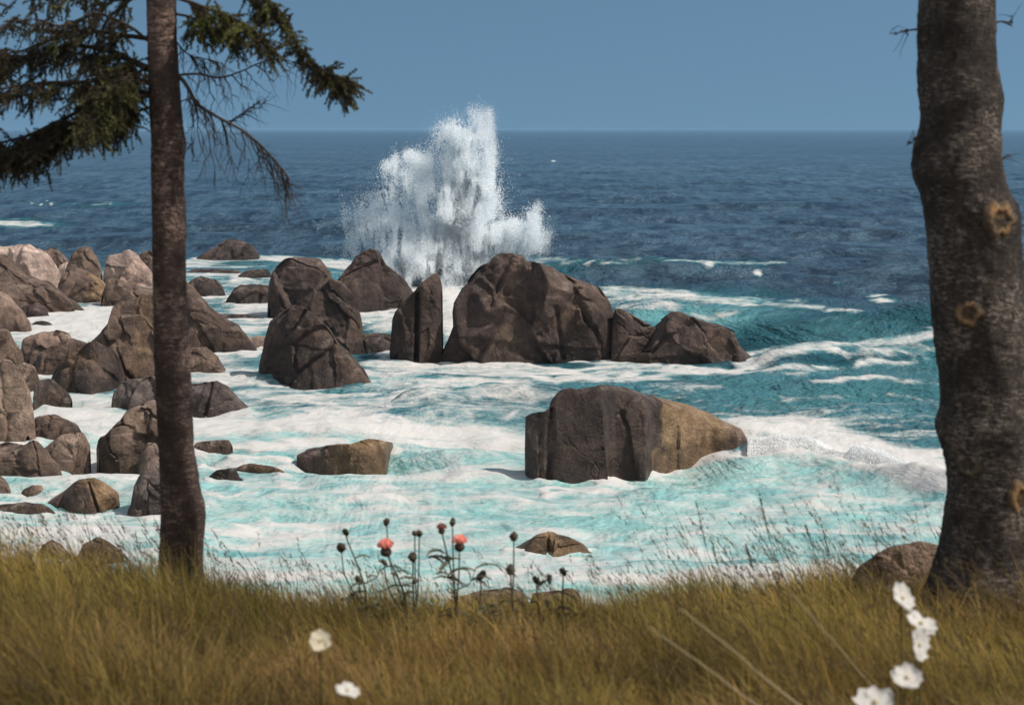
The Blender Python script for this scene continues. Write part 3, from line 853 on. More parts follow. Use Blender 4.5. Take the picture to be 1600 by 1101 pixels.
t = [(-60, 500), (-40, 462), (0, 454), (15, 464), (27, 481), (44, 503), (46, 516)]
rock('brown boulder at the left edge with its tip in the upper white pool', t, flat(t, 523), 'brown', 0.7, 0.42, 43, 0.8, 6, group=HEAP, stain_or_lit=[('tan', lambda px, py: sstep(490, 465, py))])
t = [(-70, 440), (-40, 388), (0, 383), (20, 384), (44, 381), (55, 387), (73, 395), (82, 408), (91, 422), (96, 440)]
rock('large pale pink sunlit boulder at the top left of the shore', t, flat(t, 462), 'pink', 0.6, 0.5, 44, 0.8, 7, group=HEAP)
t = [(-50, 470), (-20, 402), (4, 396), (14, 402), (27, 417), (45, 430), (70, 441), (85, 452), (105, 470), (114, 481)]
rock('grey-brown boulder sloping down in front of the large pale pink one', t, flat(t, 491), 'brown', 0.6, 0.45, 45, 0.8, 7, group=HEAP)
t = [(58, 412), (66, 392), (78, 385), (92, 391), (104, 404), (112, 418)]
rock('small reddish rock behind the pale pink boulder, seen against the sea', t, flat(t, 432), 'brown', 0.8, 0.5, 46, 0.8, 4, group=HEAP)
t = [(98, 425), (109, 406), (116, 394), (127, 387), (140, 385), (145, 393), (153, 405), (160, 425)]
rock('pointed brown rock on the skyline between the two pale pink boulders', t, flat(t, 448), 'brown', 0.8, 0.5, 47, 0.8, 5, group=HEAP, stain_or_lit=[('tan', lambda px, py: np.full(px.shape, .5))])
t = [(84, 462), (94, 436), (102, 424), (116, 420), (131, 421), (154, 435), (167, 448), (174, 466)]
rock('brown boulder with a bright ochre right flank, below the pointed skyline rock', t, flat(t, 475), 'brown', 0.8, 0.42, 48, 0.8, 6, group=HEAP,
     stain_or_lit=[('ochre', right_of(140, 10))])
t = [(156, 430), (162, 408), (174, 399), (189, 395), (202, 390), (211, 395), (222, 408), (234, 421), (241, 432), (248, 450)]
rock('pale pink streaked boulder on the skyline just left of the thin trunk', t, flat(t, 465), 'pink', 0.7, 0.48, 49, 0.8, 6, group=HEAP)
t = [(155, 455), (160, 432), (185, 437), (212, 447), (238, 452), (255, 470)]
rock('dark shaded boulder tucked under the streaked pink one', t, flat(t, 480), 'brown', 0.7, 0.42, 50, 0.8, 5, group=HEAP)
t = [(164, 462), (170, 451), (193, 449), (204, 460), (208, 470)]
rock('small smooth grey boulder in front of the dark shaded one', t, flat(t, 474), 'grey', 0.8, 0.42, 51, 0.5, 3, group=HEAP)
t = [(55, 478), (69, 458), (82, 450), (94, 457), (113, 472), (133, 489)]
rock('brown boulder whose toe reaches into the upper white pool', t, [(55, 486), (102, 484), (133, 491)], 'brown', 0.8, 0.42, 52, 0.8, 5, group=HEAP)
t = [(-40, 760), (-20, 706), (2, 699), (36, 694), (53, 689), (64, 699), (73, 712), (87, 723), (92, 736), (95, 760)]
rock('large mottled brown boulder low at the left edge, over three small rocks', t, flat(t, 766), 'brown', 0.7, 0.42, 53, 0.9, 8, group=HEAP, stain_or_lit=[('tan', lambda px, py: .5 * left_of(20, 20)(px, py))])
t = [(-40, 780), (-20, 745), (0, 744), (9, 752), (15, 765), (17, 780)]
rock('small tan rock cut by the left edge under the large mottled boulder', t, flat(t, 785), 'tan', 0.8, 0.45, 54, 0.7, 4, group=HEAP)
t = [(26, 778), (36, 764), (49, 758), (64, 758), (71, 768), (74, 780)]
rock('small round tan boulder under the large mottled one, next to the two-tone boulder', t, flat(t, 785), 'tan', 0.8, 0.45, 55, 0.6, 4, group=HEAP, stain_or_lit=[('brown', left_of(52, 8))])
t = [(-40, 796), (0, 788), (16, 788), (36, 785), (64, 788), (73, 794), (88, 806)]
rock('long flat brown slab lowest at the left edge, foam on both sides', t, [(-40, 800), (0, 802), (64, 808), (88, 809)], 'brown', 0.4, 0.45, 56, 0.6, 4, group=HEAP)
t = [(62, 788), (80, 779), (98, 768), (116, 754), (127, 749), (144, 748), (160, 755), (178, 768), (185, 783), (191, 799)]
rock('two-tone boulder with a dark left half and ochre right half, left of the lower trunk', t, [(62, 790), (78, 794), (109, 798), (127, 807), (154, 807), (191, 801)], 'brown', 0.75, 0.42, 57, 0.6, 6, group=HEAP,
     stain_or_lit=[('ochre', lambda px, py: sstep(-4, 4, px - 141 - (py - 760) * 0.32))], cuts=[(138, 755, 155, 806, 2, .15)])
t = [(195, 802), (205, 788), (209, 766), (214, 745), (229, 728), (247, 725), (262, 735), (272, 790)]
rock('grey-brown upright rock half hidden by the lower thin trunk', t, flat(t, 808), 'grey', 0.7, 0.42, 58, 0.7, 6, group=HEAP, stain_or_lit=[('tan', lambda px, py: 0.4 * np.exp(-((px - 222) / 6) ** 2))])
t = [(212, 404), (222, 394), (236, 391), (250, 395), (264, 408)]
rock('small dark reddish rock behind the streaked pink boulder, partly behind the thin trunk', t, flat(t, 430), 'brown', 0.8, 0.5, 59, 0.8, 4, group=HEAP)
t = [(86, 426), (94, 415), (104, 409), (113, 416), (120, 426)]
rock('small pale pink rock squeezed between the large pale pink boulder and the pointed skyline rock', t, flat(t, 440), 'pink', 0.8, 0.5, 60, 0.8, 4, group=HEAP)
t = [(48, 507), (56, 502), (66, 501), (74, 503), (82, 507)]
rock('tiny dark rock alone in the upper white pool', t, flat(t, 509), 'dark', 0.6, 0.5, 61, 0.6, 3, group=HEAP)
t = [(10, 600), (24, 572), (38, 566), (52, 572), (60, 590)]
rock('tan rock filling the gap between the tall tan rock and the light brown rounded boulder', t, flat(t, 606), 'tan', 0.8, 0.45, 62, 0.8, 5, group=HEAP)
t = [(-30, 712), (-10, 694), (10, 690), (28, 694), (42, 712)]
rock('brown rock between the tall tan rock and the large mottled boulder, at the left edge', t, flat(t, 728), 'brown', 0.8, 0.5, 63, 0.8, 5, group=HEAP)
t = [(88, 592), (96, 578), (108, 574), (120, 582), (126, 598)]
rock('small brown rock at the left foot of the broad boulder with the rusty crown', t, flat(t, 612), 'brown', 0.8, 0.45, 64, 0.8, 4, group=HEAP)
t = [(196, 482), (206, 470), (222, 466), (240, 470), (256, 486)]
rock('low brown rock between the dark shaded boulder and the tall ochre streaked rock', t, flat(t, 496), 'brown', 0.8, 0.45, 65, 0.8, 4, group=HEAP)
t = [(20, 492), (36, 478), (52, 474), (66, 480), (76, 492)]
rock('dark rock at the near foot of the sloping grey-brown boulder', t, flat(t, 497), 'dark', 0.8, 0.45, 66, 0.8, 4, group=HEAP)
#@@REST
build_sea()

# ------------------------------------------------------------------ splash
def build_splash():
    org = np.array((*[float(v) for v in on_sea(700, 445)], 0.0))
    d0 = org[1]
    root = thing('wave_splash', 'towering white burst of spray thrown up behind the reef rocks', 'splash', org)
    bands = [([(744, 400), (750, 340), (748, 285), (740, 240), (724, 217), (704, 212)], 17, 1.0),
             ([(722, 420), (722, 330), (712, 262), (700, 230)], 17, .75), ([(695, 410), (693, 320), (686, 250)], 13, .5),
             ([(752, 275), (757, 215), (747, 170)], 10, .16), ([(764, 320), (770, 235), (764, 172)], 6, .14), ([(735, 235), (738, 190), (735, 168)], 6, .12),
             ([(628, 410), (614, 340), (608, 285), (618, 248)], 12, .22),
             ([(640, 420), (640, 330), (648, 252)], 15, .17), ([(668, 420), (664, 320), (668, 250)], 15, .26),
             ([(606, 258), (622, 270), (634, 292)], 9, .5), ([(636, 243), (660, 250)], 7, .4),
             ([(600, 425), (700, 415), (770, 402)], 28, .85),
             ([(760, 385), (800, 362), (832, 346)], 13, .62), ([(790, 385), (835, 372)], 14, .6), ([(832, 350), (842, 318)], 7, .1),
             ([(575, 410), (560, 360), (556, 335)], 24, .10), ([(590, 400), (588, 310)], 18, .14),
             ([(712, 420), (698, 460), (692, 530)], 16, 1.2), ([(840, 400), (850, 360)], 12, .10)]
    rng = np.random.default_rng(77)
    PX, PY, DN, FL = [], [], [], []
    for pts, r, v in bands:
        P = np.array(pts, float)
        seg = np.hypot(*(P[1:] - P[:-1]).T)
        ln = seg.sum()
        n = int(300 * v * (r * ln + r * r) * 0.55)
        u = rng.uniform(0, ln, n); cs = np.concatenate([[0], np.cumsum(seg)])
        fly = rng.uniform(0, 1, n) < 0.13
        wide = np.where(fly, 1.1, 0.64) * r
        FL.append(fly)
        PX.append(np.interp(u, cs, P[:, 0]) + rng.normal(0, 1, n) * wide)
        PY.append(np.interp(u, cs, P[:, 1]) + rng.normal(0, 1, n) * wide)
        DN.append(np.full(n, v))
    px, py, dens, fly = np.concatenate(PX), np.concatenate(PY), np.concatenate(DN), np.concatenate(FL)
    wx = 9 * fbm(np.stack([px / 60, py / 60, px * 0], -1), 2, 71)
    lean = (px + wx - 700) * (460 - py) * 0.0012
    q = np.stack([(px + wx - lean) / 8.0, py / 46, px * 0], -1)
    st = fbm(q, 4, 5)
    st2 = fbm(np.stack([(px + wx) / 22, py / 34, px * 0], -1), 4, 15)
    clump = sstep(-0.38, 0.34, st * 0.65 + st2 * 0.6)
    keep = rng.uniform(0, 1, len(px)) < (0.06 + 0.94 * clump) * np.where(dens > 0.7, 1.0, 0.72)
    px, py, dens, fly = px[keep], py[keep], dens[keep], fly[keep]
    m = len(px)
    Y = d0 + rng.normal(0, 0.9, m) + 1.8 * fbm(np.stack([px / 30, py / 30, np.zeros(m)], -1), 2, 8)
    x, z = at(px, py, Y)
    ok = (z > -0.2) & (py < 550)
    x, Y, z, dens, fly = x[ok], Y[ok], z[ok], dens[ok], fly[ok]
    m = len(x)
    P = np.stack([x, Y, z], -1) - org
    r = np.clip(rng.gamma(2.2, 0.0075, m) + 0.008, 0.008, 0.05) * np.where(fly | (dens < 0.2), 0.62, 1.0)
    t0 = rng.normal(size=(m, 3)); t0 /= np.linalg.norm(t0, axis=1, keepdims=True)
    t1 = np.cross(t0, rng.normal(size=(m, 3))); t1 /= np.linalg.norm(t1, axis=1, keepdims=True)
    V = np.stack([P + t0 * r[:, None], P + (-0.5 * t0 + 0.87 * t1) * r[:, None], P + (-0.5 * t0 - 0.87 * t1) * r[:, None]], 1)
    mesh_np('spray', V.reshape(-1, 3), np.arange(m * 3).reshape(-1, 3), M_SPRAY, False, {'tone': np.broadcast_to((0.94, 0.97, 0.99), (m * 3, 3))}, parent=root)
    print('spray flakes', m)
    # drifting mist around the jets: ellipsoids whose density thins out towards their skins
    n = N('spray_mist')
    g = n.node('ShaderNodeTexCoord').outputs['Object']
    ln = n.node('ShaderNodeVectorMath', operation='LENGTH'); n.put(ln.inputs[0], g)
    a = n.noise(n.pos((1, 1, 0.55)), 1.1, 5, 0.62, 0.7)
    fall = n.math('POWER', n.ramp(ln.outputs['Value'], 1.0, 0.15, 0, 1), 1.3)
    den = n.math('MULTIPLY', fall, n.ramp(a, 0.34, 0.66, 0.2, 2.2))
    v = n.node('ShaderNodeVolumePrincipled')
    n.put(v.inputs['Color'], (0.985, 0.99, 1.0, 1))
    n.put(v.inputs['Anisotropy'], 0.15)
    n.put(v.inputs['Density'], den)
    n.t.links.new(v.outputs[0], n.out.inputs[1])
    U = sphere_pts(16, 24)
    for (cx_, cy_, rx, ry, dd) in ((720, 345, 62, 150, 2.6), (640, 345, 75, 125, 2.3), (580, 385, 60, 80, 1.8), (745, 255, 40, 115, 1.5), (808, 375, 55, 60, 1.5), (690, 425, 130, 60, 2.0)):
        c = atv(cx_, cy_, d0 + 0.3) - org
        k = d0 / F0
        o = mesh_np('mist', U, grid_faces(16, 24, True), n.m, True, parent=root)
        o.location = c
        o.scale = (rx * k, dd, ry * k)
build_splash()

def build_froth():
    rng = np.random.default_rng(78)
    ox, oy = on_sea(1290, 735)
    org = np.array((float(ox), float(oy), 0.0))
    root = thing('breaking_wave', 'ragged white froth tumbling along the breaker right of the blocky rock', 'wave', org)
    pts = np.array([(1168, 712), (1200, 714), (1260, 722), (1350, 742), (1480, 778), (1600, 795)], float)
    n = 300000
    px = rng.uniform(1168, 1580, n)
    py = np.interp(px, pts[:, 0], pts[:, 1]) + rng.normal(0, 7, n)
    x, y = on_sea(px, py)
    lump = fbm(np.stack([x * 1.1, y * 1.1, x * 0], -1), 4, 81)
    hgt = sstep(-0.7, 0.55, lump) * 0.3 * (0.35 + 0.65 * sstep(1165, 1230, px) * (1 - 0.5 * sstep(1350, 1500, px)))
    z = 0.42 + hgt * rng.uniform(0, 1, n) ** 1.5 - 0.04 * np.abs(py - np.interp(px, pts[:, 0], pts[:, 1]))
    P = np.stack([x, y, z], -1) - org
    r = np.clip(rng.gamma(2.0, 0.0045, n) + 0.005, 0.005, 0.03)
    t0 = rng.normal(size=(n, 3)); t0 /= np.linalg.norm(t0, axis=1, keepdims=True)
    t1 = np.cross(t0, rng.normal(size=(n, 3))); t1 /= np.linalg.norm(t1, axis=1, keepdims=True)
    V = np.stack([P + t0 * r[:, None], P + (-0.5 * t0 + 0.87 * t1) * r[:, None], P + (-0.5 * t0 - 0.87 * t1) * r[:, None]], 1)
    mesh_np('froth', V.reshape(-1, 3), np.arange(n * 3).reshape(-1, 3), M_SPRAY, False, {'tone': np.broadcast_to((0.985, 0.985, 0.98), (n * 3, 3))}, parent=root)
build_froth()

# ------------------------------------------------------------------ grassy bank
GY = np.array([-6, 3, 5, 7, 9, 10, 10.8, 12, 15, 19, 27.])
GZ = np.array([6.3, 6.12, 5.93, 5.62, 5.27, 5.05, 4.75, 3.8, 1.4, -0.9, -2.2])
UX = np.array([-0.5, -0.3, -0.2, -0.175, -0.12, 0.06, 0.13, 0.2, 0.3, 0.5])
UZ = np.array([0.22, 0.20, 0.09, 0.06, -0.05, -0.06, 0.0, 0.08, 0.12, 0.2])
def ground_z(x, y):
    x = np.asarray(x, float); y = np.asarray(y, float)
    u = x / np.maximum(y, 3.0)
    z = np.interp(y, GY, GZ) + np.interp(u, UX, UZ) * sstep(4, 9, y) * (1 - sstep(12, 16, y))
    p = np.stack([x, y, np.zeros_like(x)], -1).reshape(-1, 3)
    return z + (0.07 * fbm(p * 0.7, 3, 41) + 0.03 * fbm(p * 3, 2, 42)).reshape(x.shape)
def build_bank():
    gy = np.concatenate([np.linspace(-6, 3, 16)[:-1], np.linspace(3, 12.5, 110)[:-1], np.linspace(12.5, 27, 40)])
    gx = np.linspace(-16, 16, 220)
    Yg, Xg = np.meshgrid(gy, gx, indexing='ij')
    Z = ground_z(Xg, Yg)
    o = mesh_np('ground', np.stack([Xg, Yg, Z], -1).reshape(-1, 3), grid_faces(len(gy), len(gx)), M_SOIL)
    tag(o, kind='structure')
build_bank()

def blades(x, y, h, wid, lean_dir, lean, col_base, col_tip, rng, curl=0.5, lift=0.0):
    n = len(x)
    z = ground_z(x, y) - 0.02 + lift
    lv = np.array([0, 0.36, 0.7, 1.0])
    side = rng.uniform(-0.9, 0.9, n)
    sx_, sy_ = np.cos(side), np.sin(side)
    V = np.zeros((n, 4, 2, 3)); C = np.zeros((n, 4, 2, 3))
    for i, t in enumerate(lv):
        off = lean * h * (t * (1 - curl) + curl * t * t)
        cx_ = x + np.cos(lean_dir) * off
        cy_ = y + np.sin(lean_dir) * off
        cz_ = z + h * t * np.sqrt(np.clip(1 - (lean * t * 0.75) ** 2, 0.08, 1))
        w = wid * (1.0, 0.95, 0.65, 0.08)[i] * 0.5
        for k, sg in enumerate((-1, 1)):
            V[:, i, k, 0] = cx_ + sg * sx_ * w
            V[:, i, k, 1] = cy_ + sg * sy_ * w
            V[:, i, k, 2] = cz_
            C[:, i, k] = col_base * (1 - t) + col_tip * t
    f = np.array([(0, 1, 3, 2), (2, 3, 5, 4), (4, 5, 7, 6)])
    Fc = (np.arange(n) * 8)[:, None, None] + f[None]
    return V.reshape(-1, 3), Fc.reshape(-1, 4), C.reshape(-1, 3)

def build_grass():
    rng = np.random.default_rng(31)
    S = Soup()
    n = 150000
    y = rng.uniform(3.3, 11.0, n)
    x = rng.uniform(-1, 1, n) * (0.40 * y + 0.9)
    p = np.stack([x, y, np.zeros(n)], -1)
    cl = fbm(p * 1.6, 3, 51); cl2 = fbm(p * 4.5, 3, 52); kind = fbm(p * 0.8 + 9, 3, 53)
    h = 0.27 * (1 + 0.85 * cl + 0.35 * cl2) * rng.uniform(0.55, 1.25, n)
    u = x / y
    h *= np.interp(u, [-0.4, -0.3, -0.2, -0.1, 0.1, 0.2, 0.35], [1.25, 1.25, 1.15, 1.0, 0.95, 1.1, 1.15])
    wid = rng.uniform(0.0025, 0.0055, n)
    ld = math.pi + 1.6 * fbm(p * 0.9 + 3, 2, 59) + rng.normal(0, 1.0, n)
    lean = np.clip(rng.normal(0.58, 0.33, n), 0.03, 1.15)
    pal_t = np.array([(0.22, 0.180, 0.042), (0.28, 0.205, 0.048), (0.35, 0.235, 0.060), (0.42, 0.265, 0.095), (0.32, 0.180, 0.080)])
    pal_b = np.array([(0.10, 0.080, 0.024), (0.12, 0.090, 0.026), (0.15, 0.105, 0.032), (0.17, 0.108, 0.042), (0.14, 0.080, 0.040)])
    ix = np.clip(np.round(1.7 + 2.6 * kind + rng.normal(0, 1.0, n)), 0, 4).astype(int)
    br = 1.12 * (1 + 0.45 * cl2 + 0.6 * 1.25 * fbm(p * np.array((1.3, 2.2, 1)) + 4, 4, 58) + rng.normal(0, 0.2, n)).clip(0.32, 1.9)[:, None]
    far = (1 + 0.25 * sstep(6.5, 9.5, y))[:, None]
    hue = np.array((0.95, 0.96, 1.02))
    v, f, c = blades(x, y, h, wid, ld, lean, pal_b[ix] * br * hue, pal_t[ix] * br * far * hue, rng)
    S.add(v, f, c)
    # broader weed leaves, low between the blades
    n = 9000
    y = rng.uniform(4.0, 10.8, n); x = rng.uniform(-1, 1, n) * (0.40 * y + 0.9)
    k = fbm(np.stack([x, y, x * 0], -1) * 1.1 + 2, 3, 57) + rng.normal(0, 0.25, n) > 0.05
    x, y = x[k], y[k]; n = len(x)
    cc = 0.85 * np.array([(0.15, 0.14, 0.045), (0.19, 0.155, 0.05), (0.25, 0.155, 0.06)])[rng.integers(0, 3, n)] * rng.uniform(0.8, 1.7, n)[:, None]
    v, f, c = blades(x, y, rng.uniform(0.12, 0.34, n), rng.uniform(0.008, 0.020, n), rng.uniform(0, 6.28, n), rng.uniform(0.3, 1.1, n), cc * 0.55, cc, rng)
    S.add(v, f, c)
    # taller flowering stems with feathery tops
    n = 5600
    y = rng.uniform(4.5, 10.9, n)
    x = rng.uniform(-1, 1, n) * (0.40 * y + 0.5)
    u = x / y
    dens = np.interp(u, [-0.4, -0.3, -0.19, -0.14, -0.02, 0.08, 0.14, 0.24, 0.4], [1, 1, .8, .75, .3, .35, .8, .8, .5])
    k = rng.uniform(0, 1, n) < dens
    x, y = x[k], y[k]; n = len(x)
    h = (0.30 + 0.36 * rng.uniform(0, 1, n) ** 1.6) * np.interp(x / y, [-0.3, -0.1, 0.1, 0.3], [1.0, 0.9, 0.9, 1.0])
    ld = rng.normal(math.pi, 0.5, n); lean = np.clip(rng.normal(0.5, 0.2, n), 0.05, 1)
    colb = np.broadcast_to((0.13, 0.10, 0.035), (n, 3)); colt = np.broadcast_to((0.22, 0.155, 0.075), (n, 3))
    tall = (rng.uniform(0, 1, n) < 0.10) & (x / y > 0.05) & (x / y < 0.24) & (y > 7)
    h = np.where(tall, rng.uniform(0.55, 0.85, n), h)
    v, f, c = blades(x, y, h, np.full(n, 0.0022), ld, lean, colb, colt, rng)
    S.add(v, f, c)
    tips = v.reshape(n, 4, 2, 3).mean(2)
    for j in range(9):
        t = rng.uniform(0.05, 1.0, n)
        pt = tips[:, 2] * (1 - t)[:, None] * 0.6 + tips[:, 3] * (1 - 0.6 * (1 - t))[:, None]
        l = rng.uniform(0.012, 0.03, n); ang = rng.normal(math.pi, 1.2, n); up = rng.uniform(0.2, 1, n)
        e = pt + np.stack([np.cos(ang) * l * 0.6, np.sin(ang) * l * 0.4, up * l], -1)
        w = np.stack([np.full(n, 0.0018), np.zeros(n), np.full(n, 0.0012)], -1)
        V = np.stack([pt - w, pt + w, e + w * 0.4, e - w * 0.4], 1)
        S.add(V.reshape(-1, 3), (np.arange(n) * 4)[:, None] + np.arange(4)[None], np.repeat(colt * rng.uniform(0.7, 1.3, n)[:, None], 4, 0))
    o = S.build('grass', M_GRASS, None, False)
    tag(o, kind='stuff')
build_grass()

# mound of stone beside the right tree
t = [(1325, 905), (1345, 884), (1368, 868), (1400, 852), (1440, 847), (1478, 853), (1510, 880), (1520, 905)]
rock('mossy brown rock on the grassy bank against the foot of the thick trunk', t, flat(t, 985), 'brown', 0.6, 0.5, 70, 0.6, 3, 2.0, group=None, Y=8.9, below=0.25,
     stain_or_lit=[('ochre', lambda px, py: np.full(px.shape, 0.12))], name='bank_rock')

# ------------------------------------------------------------------ trees
def trunk_mesh(edges, Y, sides, seed, org, rough, dy_per_py=0.0):
    E = np.array(edges, float)
    ys = np.arange(E[0, 0], E[-1, 0] + 1, 3.0)
    l = np.interp(ys, E[:, 0], E[:, 1]); r = np.interp(ys, E[:, 0], E[:, 2])
    k = np.array([1, 2, 3, 2, 1.]); k /= k.sum()
    pad = lambda a: np.convolve(np.pad(a, 2, mode='edge'), k, 'valid')
    l, r = pad(l), pad(r)
    cxp = (l + r) / 2
    X, Z = at(cxp, ys, np.full(len(ys), Y))
    xl, _ = at(l, ys, np.full(len(ys), Y)); xr, _ = at(r, ys, np.full(len(ys), Y))
    R = (xr - xl) / 2
    a = np.linspace(0, 2 * math.pi, sides, endpoint=False)
    V = np.stack([X[:, None] + R[:, None] * np.cos(a), Y + R[:, None] * np.sin(a), np.broadcast_to(Z[:, None], (len(ys), sides))], -1).reshape(-1, 3)
    ax = np.stack([np.repeat(X, sides), np.full(len(V), Y), V[:, 2]], -1)
    nrm = V - ax; nrm /= np.linalg.norm(nrm, axis=1, keepdims=True) + 1e-9
    s = 1 / np.mean(R)
    d = 0.030 * fbm(V * s * np.array((1.6, 1.6, 0.8)), 3, seed) + 0.022 * fbm(V * s * np.array((6, 6, 3.)), 3, seed + 5) \
        + 0.012 * fbm(V * s * np.array((14, 14, 14.)), 2, seed + 6)
    V = V + nrm * (d * rough * np.repeat(R, sides) * 1.4)[:, None]
    return V - org, grid_faces(len(ys), sides, True), (ys, X, Z, R)

def needle_spray(S, p, d, ln, rng, col, dens=1.0, nl=0.018):
    """a twig of length ln with needles all round it"""
    d = d / (np.linalg.norm(d) + 1e-9)
    n = max(8, int(ln * 800 * dens))
    t = rng.uniform(0, 1, n)
    q = p + d * (t * ln)[:, None] + np.array((0, 0, -1.0)) * (0.18 * ln * t * t)[:, None]
    r = rng.normal(size=(n, 3)); r /= np.linalg.norm(r, axis=1, keepdims=True)
    nd = d * 0.75 + r * 0.8
    nd /= np.linalg.norm(nd, axis=1, keepdims=True)
    l = nl * rng.uniform(0.7, 1.25, n) * (1 - 0.35 * t)
    sd = np.cross(nd, rng.normal(size=(n, 3))); sd /= np.linalg.norm(sd, axis=1, keepdims=True) + 1e-9
    w = sd * 0.0027
    V = np.stack([q - w, q + w, q + nd * l[:, None] + w * 0.3, q + nd * l[:, None] - w * 0.3], 1)
    c = np.asarray(col) * rng.uniform(0.6, 1.4, n)[:, None]
    S.add(V.reshape(-1, 3), (np.arange(n) * 4)[:, None] + np.arange(4)[None], np.repeat(c, 4, 0))

def bough(root, org, Y, pts, r0, rng, hang=0.5, twigs=30, tl=(0.10, 0.28), needles=1.0, start=0.15, dep=0.5, green=0.2, spread=1.0, subs=4, name='branch', droop=0.6, wood=(0.05, 0.036, 0.03)):
    """a limb drawn in the picture plane of the tree, with hanging side twigs and needles"""
    n = len(pts)
    dz = np.linspace(0, dep, n)
    P = np.array([atv(a, b, Y + dz[i]) for i, (a, b) in enumerate(pts)]) - org
    C = spline(P, 10 * n)
    S = Soup(); L = Soup()
    rad = np.linspace(r0, r0 * 0.22, len(C))
    C = C + 0.006 * np.stack([fbm(C * 9, 2, 1), fbm(C * 9 + 5, 2, 2), fbm(C * 9 + 9, 2, 3)], -1)
    S.tube(C, rad, 7, wood)
    tang = np.gradient(C, axis=0); tang /= np.linalg.norm(tang, axis=1, keepdims=True) + 1e-9
    base = np.array((0.078, 0.066, 0.042)); greener = np.array((0.20, 0.21, 0.065))  # dark and greener needle colours, blended at random per twig
    for k in range(twigs):
        s = start + (1 - start) * (k + rng.uniform(0, 1)) / twigs
        i = min(int(s * (len(C) - 1)), len(C) - 1)
        p = C[i]; d = tang[i]
        side = rng.choice((-1, 1)) * rng.uniform(0.3, 1.0) * spread
        v = d * rng.uniform(0.3, 0.9) + np.array((0, side, 0)) + np.array((rng.normal(0, 0.25), 0, rng.normal(-hang, 0.35)))
        v /= np.linalg.norm(v)
        ln = rng.uniform(*tl) * (1.1 - 0.55 * s)
        m = 7
        tt = np.linspace(0, 1, m)[:, None]
        q = p + v * ln * tt + np.array((0, 0, -1.0)) * droop * 0.5 * ln * tt * tt
        q += 0.012 * rng.normal(size=(m, 3)) * tt
        S.tube(q, np.linspace(0.0042, 0.0014, m), 4, wood)
        col = base + (greener - base) * (rng.uniform(0, 1) ** (1 / max(green, 0.02)))
        for j in range(subs):
            a = rng.uniform(0.15, 1.0)
            ii = min(int(a * (m - 1)), m - 2)
            pp = q[ii] + (q[ii + 1] - q[ii]) * (a * (m - 1) - ii)
            dd = (q[ii + 1] - q[ii]); dd = dd / (np.linalg.norm(dd) + 1e-9)
            w = dd * 0.7 + rng.normal(size=3) * 0.55 + np.array((0, 0, -0.25 * hang))
            l2 = rng.uniform(0.05, 0.12)
            if needles > 0:
                needle_spray(L, pp, w, l2, rng, col, needles)
            else:
                w /= np.linalg.norm(w)
                mm = np.linspace(0, 1, 5)[:, None]
                qq = pp + w * l2 * 1.2 * mm + np.array((0, 0, -1.0)) * 0.3 * l2 * mm ** 2 + 0.006 * rng.normal(size=(5, 3)) * mm
                S.tube(qq, np.linspace(0.0022, 0.0008, 5), 3, wood)
        if needles > 0:
            needle_spray(L, q[2], q[-1] - q[2], ln * 0.75, rng, col, needles)
    if needles > 0:
        needle_spray(L, C[-4], tang[-1], 0.10, rng, base + greener * 0.4, needles)
    b = S.build(name, M_TWIG, root)
    if needles > 0:
        L.build('needles', M_NEEDLE, b, False)
    return b

